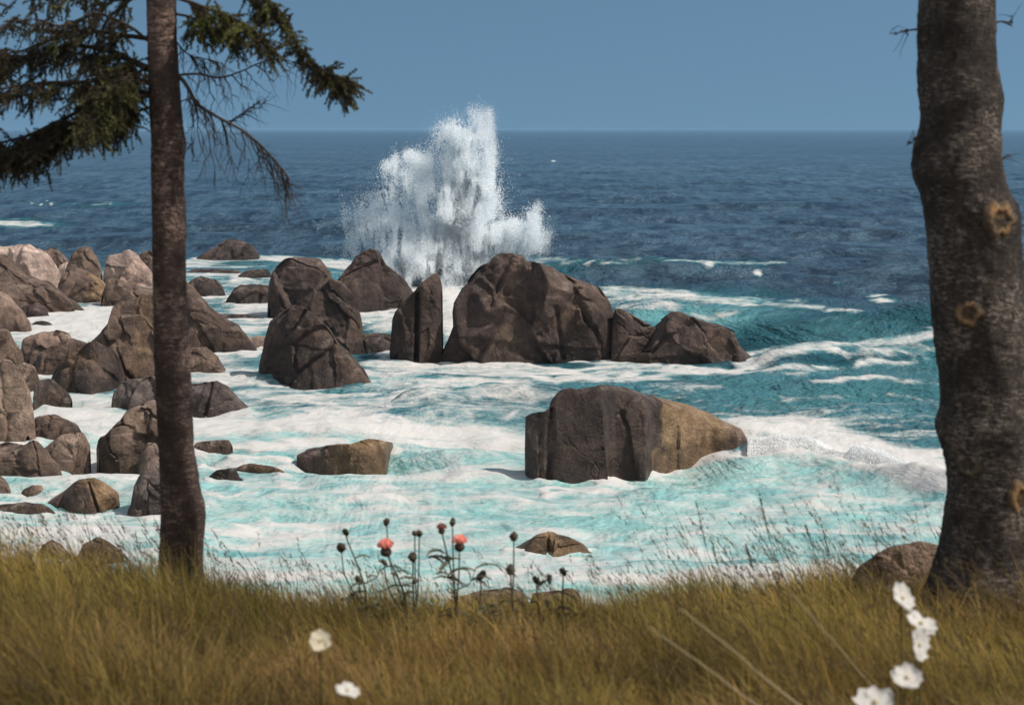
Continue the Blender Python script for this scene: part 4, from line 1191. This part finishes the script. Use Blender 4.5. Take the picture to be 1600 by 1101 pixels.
def left_tree():
    Y = 9.0
    x, z = at(285, 1000, Y)
    org = np.array((float(x), Y, float(ground_z(np.array([float(x)]), np.array([Y]))[0])))
    root = thing('spruce_tree', 'slender dark spruce with bare trunk and drooping boughs standing in the grass', 'tree', org)
    E = [(-1150, 250, 256), (-500, 238, 262), (-120, 230, 273), (0, 229, 275), (60, 230, 276), (120, 232, 280), (200, 235, 286), (225, 237, 291), (245, 236, 288), (300, 237, 288),
         (350, 238, 291), (366, 239, 292), (380, 238, 289), (450, 239, 291), (550, 241, 297), (620, 244, 300), (700, 248, 303), (735, 250, 309), (765, 251, 313), (790, 252, 320),
         (808, 252, 321), (838, 250, 318), (880, 248, 317), (920, 246, 320), (980, 240, 328), (1030, 232, 338)]
    V, f, _ = trunk_mesh(E, Y, 40, 3, org, 1.0)
    mesh_np('trunk', V, f, M_BARK_L, True, {'tone': np.ones((len(V), 3))}, parent=root)
    rng = np.random.default_rng(8)
    B = lambda *a, **k: bough(root, org, Y, *a, rng=rng, **k)
    # left side, top to bottom
    B([(240, -10), (180, 0), (110, -18), (40, -10)], 0.012, twigs=26, green=.15, subs=4)
    B([(240, 60), (190, 55), (130, 48), (70, 66), (10, 85), (-60, 95)], 0.014, twigs=38, tl=(.08, .2), green=.08, dep=0.3)
    B([(240, 112), (205, 95), (165, 78), (100, 72), (40, 88), (-40, 80)], 0.020, twigs=46, tl=(.08, .22), green=.08, dep=0.2)
    B([(240, 70), (200, 40), (150, 22), (100, 40), (50, 30), (-20, 45)], 0.009, twigs=34, tl=(.05, .14), green=.05, dep=-0.3, needles=.7)
    B([(240, 132), (190, 122), (120, 128), (60, 130), (0, 140), (-60, 150)], 0.014, twigs=56, tl=(.08, .2), green=.12, dep=-0.25)
    B([(240, 146), (195, 142), (150, 160), (95, 188), (45, 210), (-10, 225), (-60, 235)], 0.016, twigs=56, tl=(.09, .2), green=.10, dep=0.3, hang=.5)
    B([(240, 150), (200, 150), (170, 165), (150, 185), (130, 200)], 0.010, twigs=34, tl=(.07, .16), green=.5, dep=-0.4, hang=.5)
    B([(240, 165), (205, 178), (175, 195), (150, 205)], 0.008, twigs=18, tl=(.06, .13), green=.15, dep=0.2)
    B([(130, 185), (95, 212), (50, 232), (0, 245), (-50, 250)], 0.008, twigs=60, tl=(.08, .16), green=.04, dep=0.3, hang=.35)
    B([(100, 205), (60, 228), (20, 240), (-30, 240)], 0.007, twigs=50, tl=(.08, .16), green=.04, dep=0.0, hang=.35)
    B([(240, 95), (205, 115), (170, 105), (130, 100)], 0.006, twigs=26, tl=(.05, .12), green=.05, needles=.5, dep=-0.15)
    for k in range(5):      # dense hanging sprays that fill the left side of the crown
        sx0 = rng.uniform(-40, 150); sy0 = rng.uniform(50, 215)
        ex = sx0 - rng.uniform(30, 90); ey = sy0 + rng.uniform(10, 45)
        B([(sx0 + 20, sy0 - 8), (sx0, sy0), ((sx0 + ex) / 2, (sy0 + ey) / 2 - 4), (ex, ey)], 0.006, twigs=26, tl=(.07, .16), green=.05, dep=rng.uniform(-0.5, 0.4), hang=.45, start=0.0)
    for k in range(9):
        sx0 = rng.uniform(150, 205); sy0 = rng.uniform(95, 180)
        ex = sx0 - rng.uniform(20, 50); ey = sy0 + rng.uniform(10, 35)
        B([(sx0 + 20, sy0 - 8), (sx0, sy0), (ex, ey)], 0.005, twigs=16, tl=(.06, .13), green=.3, dep=rng.uniform(-0.3, 0.3), hang=.5, start=0.0)
    # right side
    B([(268, -5), (310, 8), (350, 22), (390, 42), (428, 76)], 0.011, twigs=46, tl=(.05, .13), green=.55, dep=-0.2, hang=.8)
    B([(270, 20), (310, 32), (345, 40), (375, 66)], 0.008, twigs=26, tl=(.05, .11), green=.4, dep=0.1, hang=.9)
    B([(260, -90), (330, -40), (395, -8), (425, 5), (448, 35), (466, 72), (490, 100), (520, 122), (546, 148)], 0.013, twigs=50, tl=(.03, .09), start=0.28, green=.25, dep=0.0, hang=.5, spread=.6)
    B([(480, 92), (505, 110), (528, 120), (550, 128)], 0.004, twigs=26, tl=(.03, .08), green=.3, dep=0.0, hang=.7, spread=.6)
    B([(372, -20), (400, -2), (404, 22)], 0.005, twigs=14, tl=(.03, .08), green=.1, dep=0.0, hang=.7, spread=.6)
    # dead, needleless branches
    dead = (0.058, 0.043, 0.038)
    B([(270, 112), (290, 132), (312, 165), (345, 185), (385, 208), (412, 232), (436, 258), (452, 280)], 0.012, twigs=28, tl=(.12, .28), start=.12, needles=0, hang=.9, subs=6, droop=1.1, spread=.5, dep=-0.1, wood=dead)
    B([(270, 118), (310, 117), (345, 122), (375, 112), (410, 97), (440, 93), (470, 100)], 0.007, twigs=16, tl=(.05, .16), needles=0, hang=.8, subs=3, dep=0.1, spread=.4, wood=dead)
    B([(270, 60), (295, 85), (320, 92), (350, 100)], 0.005, twigs=16, tl=(.06, .15), needles=0, hang=.5, subs=4, dep=0.2, spread=.5, wood=dead)
    B([(275, 165), (295, 155), (305, 160), (300, 210), (302, 245)], 0.004, twigs=8, tl=(.04, .1), needles=0, hang=.6, subs=2, dep=-0.1, spread=.5, wood=dead)
    B([(350, 200), (365, 188), (385, 175), (405, 160)], 0.004, twigs=12, tl=(.04, .12), needles=0, hang=.0, subs=3, dep=0.1, spread=.5, droop=0.2, wood=dead)
    # the crown that carries on above the picture
    for k in range(14):
        yy = -260 - k * 56
        sgn = 1 if k % 2 else -1
        ln = 330 - k * 11
        x0 = 250
        B([(x0, yy), (x0 + sgn * ln * .35, yy - 8), (x0 + sgn * ln * .7, yy + 22), (x0 + sgn * ln, yy + 70)], 0.012, twigs=26, tl=(.12, .26), green=.3, dep=rng.uniform(-1.2, 1.2), subs=3, needles=.55)
left_tree()

def knot(root, org, info, Y, px, py, rw, rh, col, seed, hollow=True):
    ys, X, Z, R = info
    xc = float(np.interp(py, ys, X)); r = float(np.interp(py, ys, R)) ; zc = float(np.interp(py, ys, Z))
    xw, _ = at(px, py, Y - r * 0.8)
    dx = np.clip((float(xw) - xc) / r, -0.97, 0.97)
    nrm = np.array((dx, -math.sqrt(1 - dx * dx), 0.0))
    c = np.array((xc, Y, zc)) + nrm * r * 1.0
    s = np.array((-nrm[1], nrm[0], 0.0)); u = np.array((0, 0, 1.0))
    k = Y / F0
    S = Soup()
    na, nb = 40, 9
    rg = np.random.default_rng(seed)
    A = np.linspace(0, 2 * math.pi, na, endpoint=False)
    prof = [(1.55, -0.010, .8), (1.25, 0.003, .9), (1.05, 0.009, 1.1), (0.88, 0.011, 1.2), (0.72, 0.008, 0.9), (0.55, 0.002, .6), (0.3, 0.003, .75), (0.12, 0.004, .8), (0.01, 0.003, .7)]
    wob = 1 + 0.32 * fbm(np.stack([np.cos(A) * 2, np.sin(A) * 2, A * 0 + seed], -1), 3, seed)
    V, Cc = [], []
    for j, (q, h, b) in enumerate(prof):
        hh = h * (rw * k / 0.06) + 0.003 * fbm(np.stack([np.cos(A) * 5, np.sin(A) * 5, A * 0 + j], -1), 2, seed)
        V.append(c + s * (np.cos(A) * rw * k * q * wob)[:, None] + u * (np.sin(A) * rh * k * q * wob)[:, None] + nrm * hh[:, None])
        tonev = b * (1 + 0.35 * fbm(np.stack([np.cos(A) * 3, np.sin(A) * 3, A * 0 + j * .5], -1), 3, seed + 2))
        edge = (0.0, 0.3, 0.75, 0.85, 0.6, 0.4, 0.3, 0.4, 0.4)[j]
        ev = edge * (0.25 + 0.75 * sstep(-0.35, 0.35, vnoise(np.stack([np.cos(A) * 1.3 + seed, np.sin(A) * 1.3, A * 0], -1), seed)))
        Cc.append((np.array(col)[None] * ev[:, None] + np.array((0.070, 0.056, 0.046))[None] * (1 - ev[:, None])) * tonev[:, None])
    S.v = [np.concatenate(V) - org]; S.c = [np.concatenate(Cc)]; S.q = [grid_faces(len(prof), na, True)]; S.n = len(S.v[0])
    return S.build('knot', M_KNOT, root)

def right_tree():
    Y = 8.0
    x, _ = at(1560, 900, Y)
    org = np.array((float(x), Y, float(ground_z(np.array([float(x)]), np.array([Y]))[0])))
    root = thing('conifer_tree', 'thick rough grey trunk with swellings and orange ringed knots, cut by the right edge', 'tree', org)
    E = [(-1300, 1440, 1500), (-600, 1436, 1530), (-100, 1437, 1551), (0, 1436, 1553), (60, 1434, 1553), (100, 1436, 1556), (120, 1436, 1561), (155, 1437, 1568), (180, 1440, 1563), (205, 1437, 1561),
         (230, 1428, 1564), (260, 1424, 1566), (280, 1427, 1569), (300, 1437, 1576), (320, 1443, 1588), (345, 1447, 1593), (380, 1451, 1593), (420, 1453, 1595), (480, 1455, 1600), (540, 1463, 1608), (600, 1470, 1612),
         (635, 1470, 1615), (660, 1463, 1618), (675, 1464, 1619), (700, 1474, 1621), (730, 1480, 1624), (770, 1481, 1628), (810, 1477, 1634), (840, 1473, 1640), (870, 1466, 1648), (900, 1456, 1660), (960, 1440, 1685)]
    V, f, info = trunk_mesh(E, Y, 72, 23, org, 1.0)
    mesh_np('trunk', V, f, M_BARK_R, True, {'tone': np.ones((len(V), 3))}, parent=root)
    och = (0.30, 0.175, 0.085)
    knot(root, org, info, Y, 1561, 341, 19, 21, och, 1)
    knot(root, org, info, Y, 1512, 482, 15, 16, (0.26, 0.165, 0.09), 2)
    knot(root, org, info, Y, 1595, 765, 17, 22, (0.26, 0.15, 0.07), 3)
    knot(root, org, info, Y, 1515, 715, 16, 15, (0.17, 0.14, 0.11), 4)
    rng = np.random.default_rng(4)
    dead = (0.06, 0.045, 0.036)
    def twig(pts, r, tw=3):
        bough(root, org, Y - 0.05, pts, r, rng, twigs=tw, tl=(.02, .06), needles=0, subs=1, hang=0.1, dep=0.0, spread=.4, name='twig', droop=.2, wood=dead)
    twig([(1440, 45), (1425, 46), (1412, 49), (1396, 54)], 0.006)
    twig([(1550, 38), (1562, 34), (1572, 36), (1583, 30)], 0.006)
    twig([(1440, 210), (1432, 215), (1424, 224), (1418, 222)], 0.004)
    twig([(1555, 248), (1565, 246), (1578, 240)], 0.004, 2)
    # boughs high above the frame, part of the crown that shades the trunk
    for k in range(10):
        yy = -560 - k * 62
        sgn = 1 if k % 2 else -1
        ln = 430 - k * 15
        bough(root, org, Y, [(1490, yy), (1490 + sgn * ln * .35, yy - 10), (1490 + sgn * ln * .7, yy + 20), (1490 + sgn * ln, yy + 60)], 0.016, rng, twigs=26, tl=(.14, .3), green=.3, dep=rng.uniform(-1.2, 1.2), subs=3, needles=.5)
right_tree()

# ------------------------------------------------------------------ thistles, flowers, stalks
GREEN = (0.105, 0.098, 0.060)
def thistle(label, base_px, heads, Y, seed, leaves=6):
    rng = np.random.default_rng(200 + seed)
    x, _ = at(base_px, 900, Y)
    gz = float(ground_z(np.array([float(x)]), np.array([Y]))[0])
    org = np.array((float(x), Y, gz - 0.02))
    root = thing('thistle', label, 'flower', org, 'thistles along the grass edge')
    st = Soup(); lf = Soup()
    joint = None
    shoots = []
    k = Y / F0
    for j, (hx, hy, hr, kind) in enumerate(heads):
        yy = Y + (0.0 if j == 0 else rng.uniform(-0.06, 0.06))
        tip = atv(hx, hy + hr * 0.6, yy) - org
        if joint is None:
            mid = tip * 0.55 + np.array((rng.normal(0, 0.035), 0, 0))
            C = spline([np.zeros(3), mid, tip], 16)
            joint = C
            st.tube(C, np.linspace(0.0060, 0.0036, 16), 6, GREEN)
        else:
            i = 5 + rng.integers(0, 5)
            p = joint[i]
            C = spline([p, p * 0.4 + tip * 0.6 + np.array(((tip[0] - p[0]) * 0.2, 0, -0.02)), tip], 10)
            st.tube(C, np.linspace(0.0042, 0.0030, 10), 6, GREEN)
        c = atv(hx, hy, yy) - org
        U = sphere_pts(12, 18)
        r = hr * k
        B = Soup()
        if kind == 'bud':
            tlt = rng.normal(0, 0.25, 2); el = rng.uniform(0.9, 1.35); spk = 1 + 0.34 * (vnoise(U * 7 + seed, 3) > 0.15) * rng.uniform(0.4, 1, len(U))
            Ue = U * spk[:, None] * np.array((0.95, 0.95, el)); Ue = Ue + np.stack([Ue[:, 2] * tlt[0], Ue[:, 2] * tlt[1], 0 * Ue[:, 2]], -1)
            B.add(c + Ue * r * rng.uniform(0.7, 0.98), grid_faces(12, 18, True), (0.085, 0.070, 0.048))
            hd = B.build('flower_head', M_PLANT, root)
        else:
            B.add(c + np.array((0, 0, -r * 0.75)) + U * r * np.array((0.62, 0.62, 0.55)), grid_faces(12, 18, True), (0.085, 0.066, 0.045))
            hd = B.build('flower_head', M_PLANT, root)
            T = Soup()
            n = 260
            a = rng.uniform(0, 2 * math.pi, n); q = np.sqrt(rng.uniform(0, 1, n))
            p0 = c + np.stack([np.cos(a) * q * r * 0.45, np.sin(a) * q * r * 0.45, np.full(n, -r * 0.25)], -1)
            pe = c + r * np.stack([np.cos(a) * q * 0.95, np.sin(a) * q * 0.95, 0.95 * np.sqrt(1.02 - q * q) - 0.25], -1) * rng.uniform(0.88, 1.1, n)[:, None]
            dv = (pe - p0) / r; p1 = pe
            w = np.cross(dv, rng.normal(size=(n, 3))); w /= np.linalg.norm(w, axis=1, keepdims=True); w *= r * 0.10
            V = np.stack([p0 - w * .6, p0 + w * .6, p1 + w, p1 - w], 1)
            pink = np.array((1.0, 0.62, 0.54)) if kind == 'pink' else np.array((0.55, 0.30, 0.27))
            T.add(V.reshape(-1, 3), (np.arange(n) * 4)[:, None] + np.arange(4)[None], np.repeat(pink * rng.uniform(0.75, 1.25, n)[:, None], 4, 0))
            T.build('florets', M_PETAL, hd, False)
    for j in range(3):                          # thin leafy side shoots
        i = rng.integers(4, 11); p = joint[i]
        e = p + np.array((rng.choice((-1, 1)) * rng.uniform(0.05, 0.13), rng.uniform(-.05, .05), rng.uniform(0.06, 0.15)))
        C = spline([p, (p + e) / 2 + np.array(((e[0] - p[0]) * .25, 0, -0.015)), e], 9)
        shoots.append(C)
        st.tube(C, np.linspace(0.0035, 0.0018, 9), 5, GREEN)
    for j in range(leaves + 9):
        i = rng.integers(3, 13)
        p = joint[i]
        if j % 2:
            sh = shoots[rng.integers(0, len(shoots))]; p = sh[rng.integers(2, 9)]
        a = rng.uniform(0, 2 * math.pi)
        ln = rng.uniform(0.05, 0.15)
        d = np.array((math.cos(a), math.sin(a) * 0.6, rng.uniform(0.1, 0.9))); d /= np.linalg.norm(d)
        s = np.cross(d, (0, 0, 1.0)); s /= np.linalg.norm(s) + 1e-9
        m = 11
        tt = np.linspace(0, 1, m)
        mid = p + d * (ln * tt)[:, None] + np.array((0, 0, -1.0)) * (0.5 * ln * tt * tt)[:, None]
        w = 0.016 * np.sin(math.pi * np.clip(tt * 0.93 + 0.05, 0, 1)) * np.where(np.arange(m) % 2, 1.25, 0.55)
        V = np.stack([mid - s * w[:, None] + np.array((0, 0, .006)), mid, mid + s * w[:, None] + np.array((0, 0, .006))], 1).reshape(-1, 3)
        lf = Soup(); lf.add(V, grid_faces(m, 3), np.array(GREEN) * rng.uniform(0.8, 1.3)); lf.build('leaf', M_PLANT, root)
    st.build('stem', M_PLANT, root)

thistle('thistle with two dark buds one above the other, leftmost of the thistle row', 562, [(540, 831, 7, 'bud'), (533, 855, 8, 'bud'), (560, 905, 6, 'bud')], 8.2, 1, 5)
thistle('thistle holding one bright salmon pink bloom under a small dark bud', 628, [(603, 851, 15, 'pink'), (604, 815, 6, 'bud'), (600, 878, 5, 'bud')], 8.0, 2, 6)
thistle('slim thistle with two dark buds between the two pink blooms', 662, [(645, 870, 7, 'bud'), (655, 833, 6, 'bud'), (648, 833, 5, 'bud')], 8.3, 3, 4)
thistle('tallest leafy thistle with a dull pink head, a dark bud and a salmon pink bloom', 712, [(690, 823, 9, 'dull'), (707, 815, 6, 'bud'), (718, 844, 14, 'pink')], 8.0, 4, 14)
thistle('short thistle with one round dark bud just right of the tallest leafy thistle', 754, [(752, 898, 9, 'bud')], 8.1, 5, 5)
thistle('thistle with two dark buds in front of the small ochre water rock', 786, [(798, 890, 9, 'bud'), (803, 838, 7, 'bud')], 8.0, 6, 7)
thistle('small thistle with one dark bud, second from the right end of the thistle row', 836, [(838, 906, 6, 'bud')], 8.3, 7, 3)
thistle('small thin stemmed thistle with one dark bud, rightmost of the thistle row', 886, [(880, 893, 6, 'bud')], 8.3, 8, 3)

def wild_flower(label, px, py, rpx, Y, seed, tone=(0.80, 0.77, 0.72), face=(0.2, -0.8, 0.6), npet=5, group='white wild flowers in the grass'):
    rng = np.random.default_rng(300 + seed)
    c = atv(px, py, Y)
    bx = c[0] + rng.normal(0, 0.03)
    gz = float(ground_z(np.array([bx]), np.array([Y + 0.05]))[0])
    org = np.array((bx, Y + 0.05, gz - 0.02))
    root = thing('wild_flower', label, 'flower', org, group)
    r = 1.15 * rpx * Y / F0
    n = np.array(face, float) + rng.normal(0, 0.12, 3); n /= np.linalg.norm(n)
    s = np.cross(n, (0, 0, 1.0)); s /= np.linalg.norm(s); u = np.cross(s, n)
    S = Soup()
    C = spline([np.zeros(3), (c - org) * 0.6 + np.array((0.01, 0.01, 0)), c - org - n * r * 0.12], 14)
    S.tube(C, np.linspace(0.0035, 0.002, 14), 6, (0.08, 0.085, 0.03))
    S.build('stem', M_PLANT, root)
    off = rng.uniform(0, 6.28)
    for j in range(npet):
        a0 = off + j * 2 * math.pi / npet + rng.normal(0, 0.12)
        m, kx = 9, 7
        tt = np.linspace(0.04, 1, m); ww = np.linspace(-1, 1, kx)
        T, Wd = np.meshgrid(tt, ww, indexing='ij')
        wdt = 0.62 * np.sin(math.pi * np.clip(T * 0.78 + 0.06, 0, 1)) ** 0.8
        rad = r * T * (1 - 0.10 * (1 - Wd ** 2) * (T > 0.95)) * rng.uniform(0.85, 1.1)
        cup = r * (0.38 * T ** 2 - 0.12 * T + 0.14 * Wd ** 2 * T + 0.05 * np.sin(6 * T + j + 3 * Wd) - 0.22 * T ** 3 * rng.uniform(0, 1.6))
        lx = rad; ly = r * wdt * Wd
        ca, sa = math.cos(a0), math.sin(a0)
        V = (c - org) + s * (lx * ca - ly * sa)[..., None] + u * (lx * sa + ly * ca)[..., None] + n * cup[..., None]
        P = Soup()
        P.add(V.reshape(-1, 3), grid_faces(m, kx), np.array(tone) * rng.uniform(0.93, 1.0))
        P.build('petal', M_PETAL, root)
    Cn = Soup()
    U = sphere_pts(8, 12)
    U *= (1 + 0.2 * vnoise(U * 6, 2))[:, None]
    Cn.add((c - org) + n * r * 0.08 + U * r * 0.13, grid_faces(8, 12, True), (0.66, 0.56, 0.34))
    Cn.build('flower_centre', M_PLANT, root)

wild_flower('white flower by itself at the top of the right-hand flower column', 1409, 934, 22, 5.3, 1, face=(0.75, -0.30, 0.65))
wild_flower('white flower facing upward, touching the flower below it in the right-hand column', 1439, 974, 23, 5.1, 2, face=(0.35, -0.12, 0.95))
wild_flower('white flower directly under its touching neighbour in the right-hand column', 1435, 1007, 23, 5.0, 3, face=(0.75, -0.5, 0.25))
wild_flower('white flower alone between the touching pair and the one at the bottom edge', 1417, 1058, 22, 4.8, 4, face=(0.15, -0.55, 0.8))
wild_flower('white flower cut off by the bottom edge of the picture', 1368, 1098, 30, 4.6, 5, face=(0.0, -0.4, 0.9))
wild_flower('cream coloured half-open flower in the grass, lower left of the thistles', 499, 1000, 17, 5.2, 6, tone=(0.74, 0.66, 0.50), face=(0.5, -0.6, 0.6), npet=4)
wild_flower('small white flower near the bottom edge below the cream coloured one', 543, 1078, 17, 4.8, 7, face=(0.1, -0.35, 0.95))

def stalk(name, label, pts, Y, r, col, plume, seed, group):
    rng = np.random.default_rng(400 + seed)
    x, _ = at(pts[0][0], pts[0][1], Y)
    gz = float(ground_z(np.array([float(x)]), np.array([Y]))[0])
    org = np.array((float(x), Y, gz - 0.02))
    P = [np.zeros(3)] + [atv(a, b, Y) - org for a, b in pts[0 if pts[0][1] < 960 else 1:]]
    root = thing(name, label, 'grass', org, group)
    C = spline(P, 26)
    S = Soup(); S.tube(C, np.linspace(r, r * 0.45, 26), 5, col)
    S.build('stem', M_PLANT, root)
    if plume:
        Q = Soup()
        n = 110
        t = rng.uniform(0, 1, n)
        i = (17 + t * 8).astype(int).clip(0, 24)
        p = C[i] + (C[i + 1] - C[i]) * rng.uniform(0, 1, n)[:, None]
        d = (C[25] - C[17]) / np.linalg.norm(C[25] - C[17])
        v = d + rng.normal(size=(n, 3)) * 0.35
        l = rng.uniform(0.010, 0.024, n)[:, None]
        w = np.cross(v, rng.normal(size=(n, 3))); w /= np.linalg.norm(w, axis=1, keepdims=True); w *= 0.0014
        V = np.stack([p - w * .5, p + v * l * .5 - w, p + v * l, p + v * l * .5 + w], 1)
        Q.add(V.reshape(-1, 3), (np.arange(n) * 4)[:, None] + np.arange(4)[None], np.repeat(np.array((0.15, 0.105, 0.05)) * rng.uniform(.7, 1.4, n)[:, None], 4, 0))
        Q.build('seed_head', M_PLANT, root, False)

G1 = 'tall seeding grass stems against the water'
SG = (0.12, 0.115, 0.04)
stalk('grass_stem', 'tall seeding grass stem leftmost of the group before the breaking wave', [(1128, 925), (1105, 860), (1088, 785)], 8.2, 0.0022, SG, True, 1, G1)
stalk('grass_stem', 'tallest seeding grass stem, rising highest over the turquoise water', [(1232, 930), (1205, 850), (1186, 772)], 8.0, 0.0024, SG, True, 2, G1)
stalk('grass_stem', 'leaning seeding grass stem between the tallest stem and the thick trunk', [(1300, 930), (1275, 868), (1258, 818)], 8.1, 0.0022, SG, True, 3, G1)
stalk('grass_stem', 'shorter seeding grass stem beside the leftmost tall one', [(1140, 935), (1122, 885), (1112, 845)], 8.3, 0.002, SG, True, 4, G1)
stalk('grass_stem', 'shorter seeding grass stem just left of the tallest one', [(1190, 935), (1176, 890), (1166, 852)], 8.3, 0.002, SG, True, 5, G1)
stalk('grass_stem', 'seeding grass stem nearest to the bank rock by the thick trunk', [(1322, 935), (1300, 880), (1288, 838)], 8.2, 0.002, SG, True, 6, G1)
G2 = 'pale dry stalks leaning through the grass'
DR = (0.42, 0.33, 0.19)
stalk('dry_stalk', 'long pale dry stalk leaning left across the grass, longest of the leaning stalks', [(1550, 1340), (1240, 1095), (1150, 1020), (1062, 950)], 4.7, 0.0042, DR, False, 7, G2)
stalk('dry_stalk', 'pale dry stalk low in the grass, left of the longest one', [(1523, 1340), (1200, 1112), (1110, 1047), (1012, 978)], 4.8, 0.0036, DR, False, 8, G2)
stalk('dry_stalk', 'pale dry stalk leaning beneath the tall seeding stems near the right', [(1548, 1279), (1385, 1095), (1310, 1010), (1235, 925)], 5.2, 0.0036, DR, False, 9, G2)

# ------------------------------------------------------------------ sea air
def build_haze():
    n = N('sea_air')
    v = n.node('ShaderNodeVolumePrincipled')
    n.put(v.inputs['Color'], (0.30, 0.52, 0.74, 1))
    v.inputs['Density'].default_value = 1.4e-4
    v.inputs['Anisotropy'].default_value = 0.0
    n.t.links.new(v.outputs[0], n.out.inputs[1])
    x, y0, y1, z0, z1 = 18600.0, -60.0, 36500.0, -4.0, 13.6
    V = [(sx * x, yy, zz) for zz in (z0, z1) for yy in (y0, y1) for sx in (-1, 1)]
    Fq = [(0, 2, 3, 1), (4, 5, 7, 6), (0, 1, 5, 4), (2, 6, 7, 3), (0, 4, 6, 2), (1, 3, 7, 5)]
    o = mesh_np('haze', V, Fq, n.m, False)
    tag(o, kind='stuff')
build_haze()
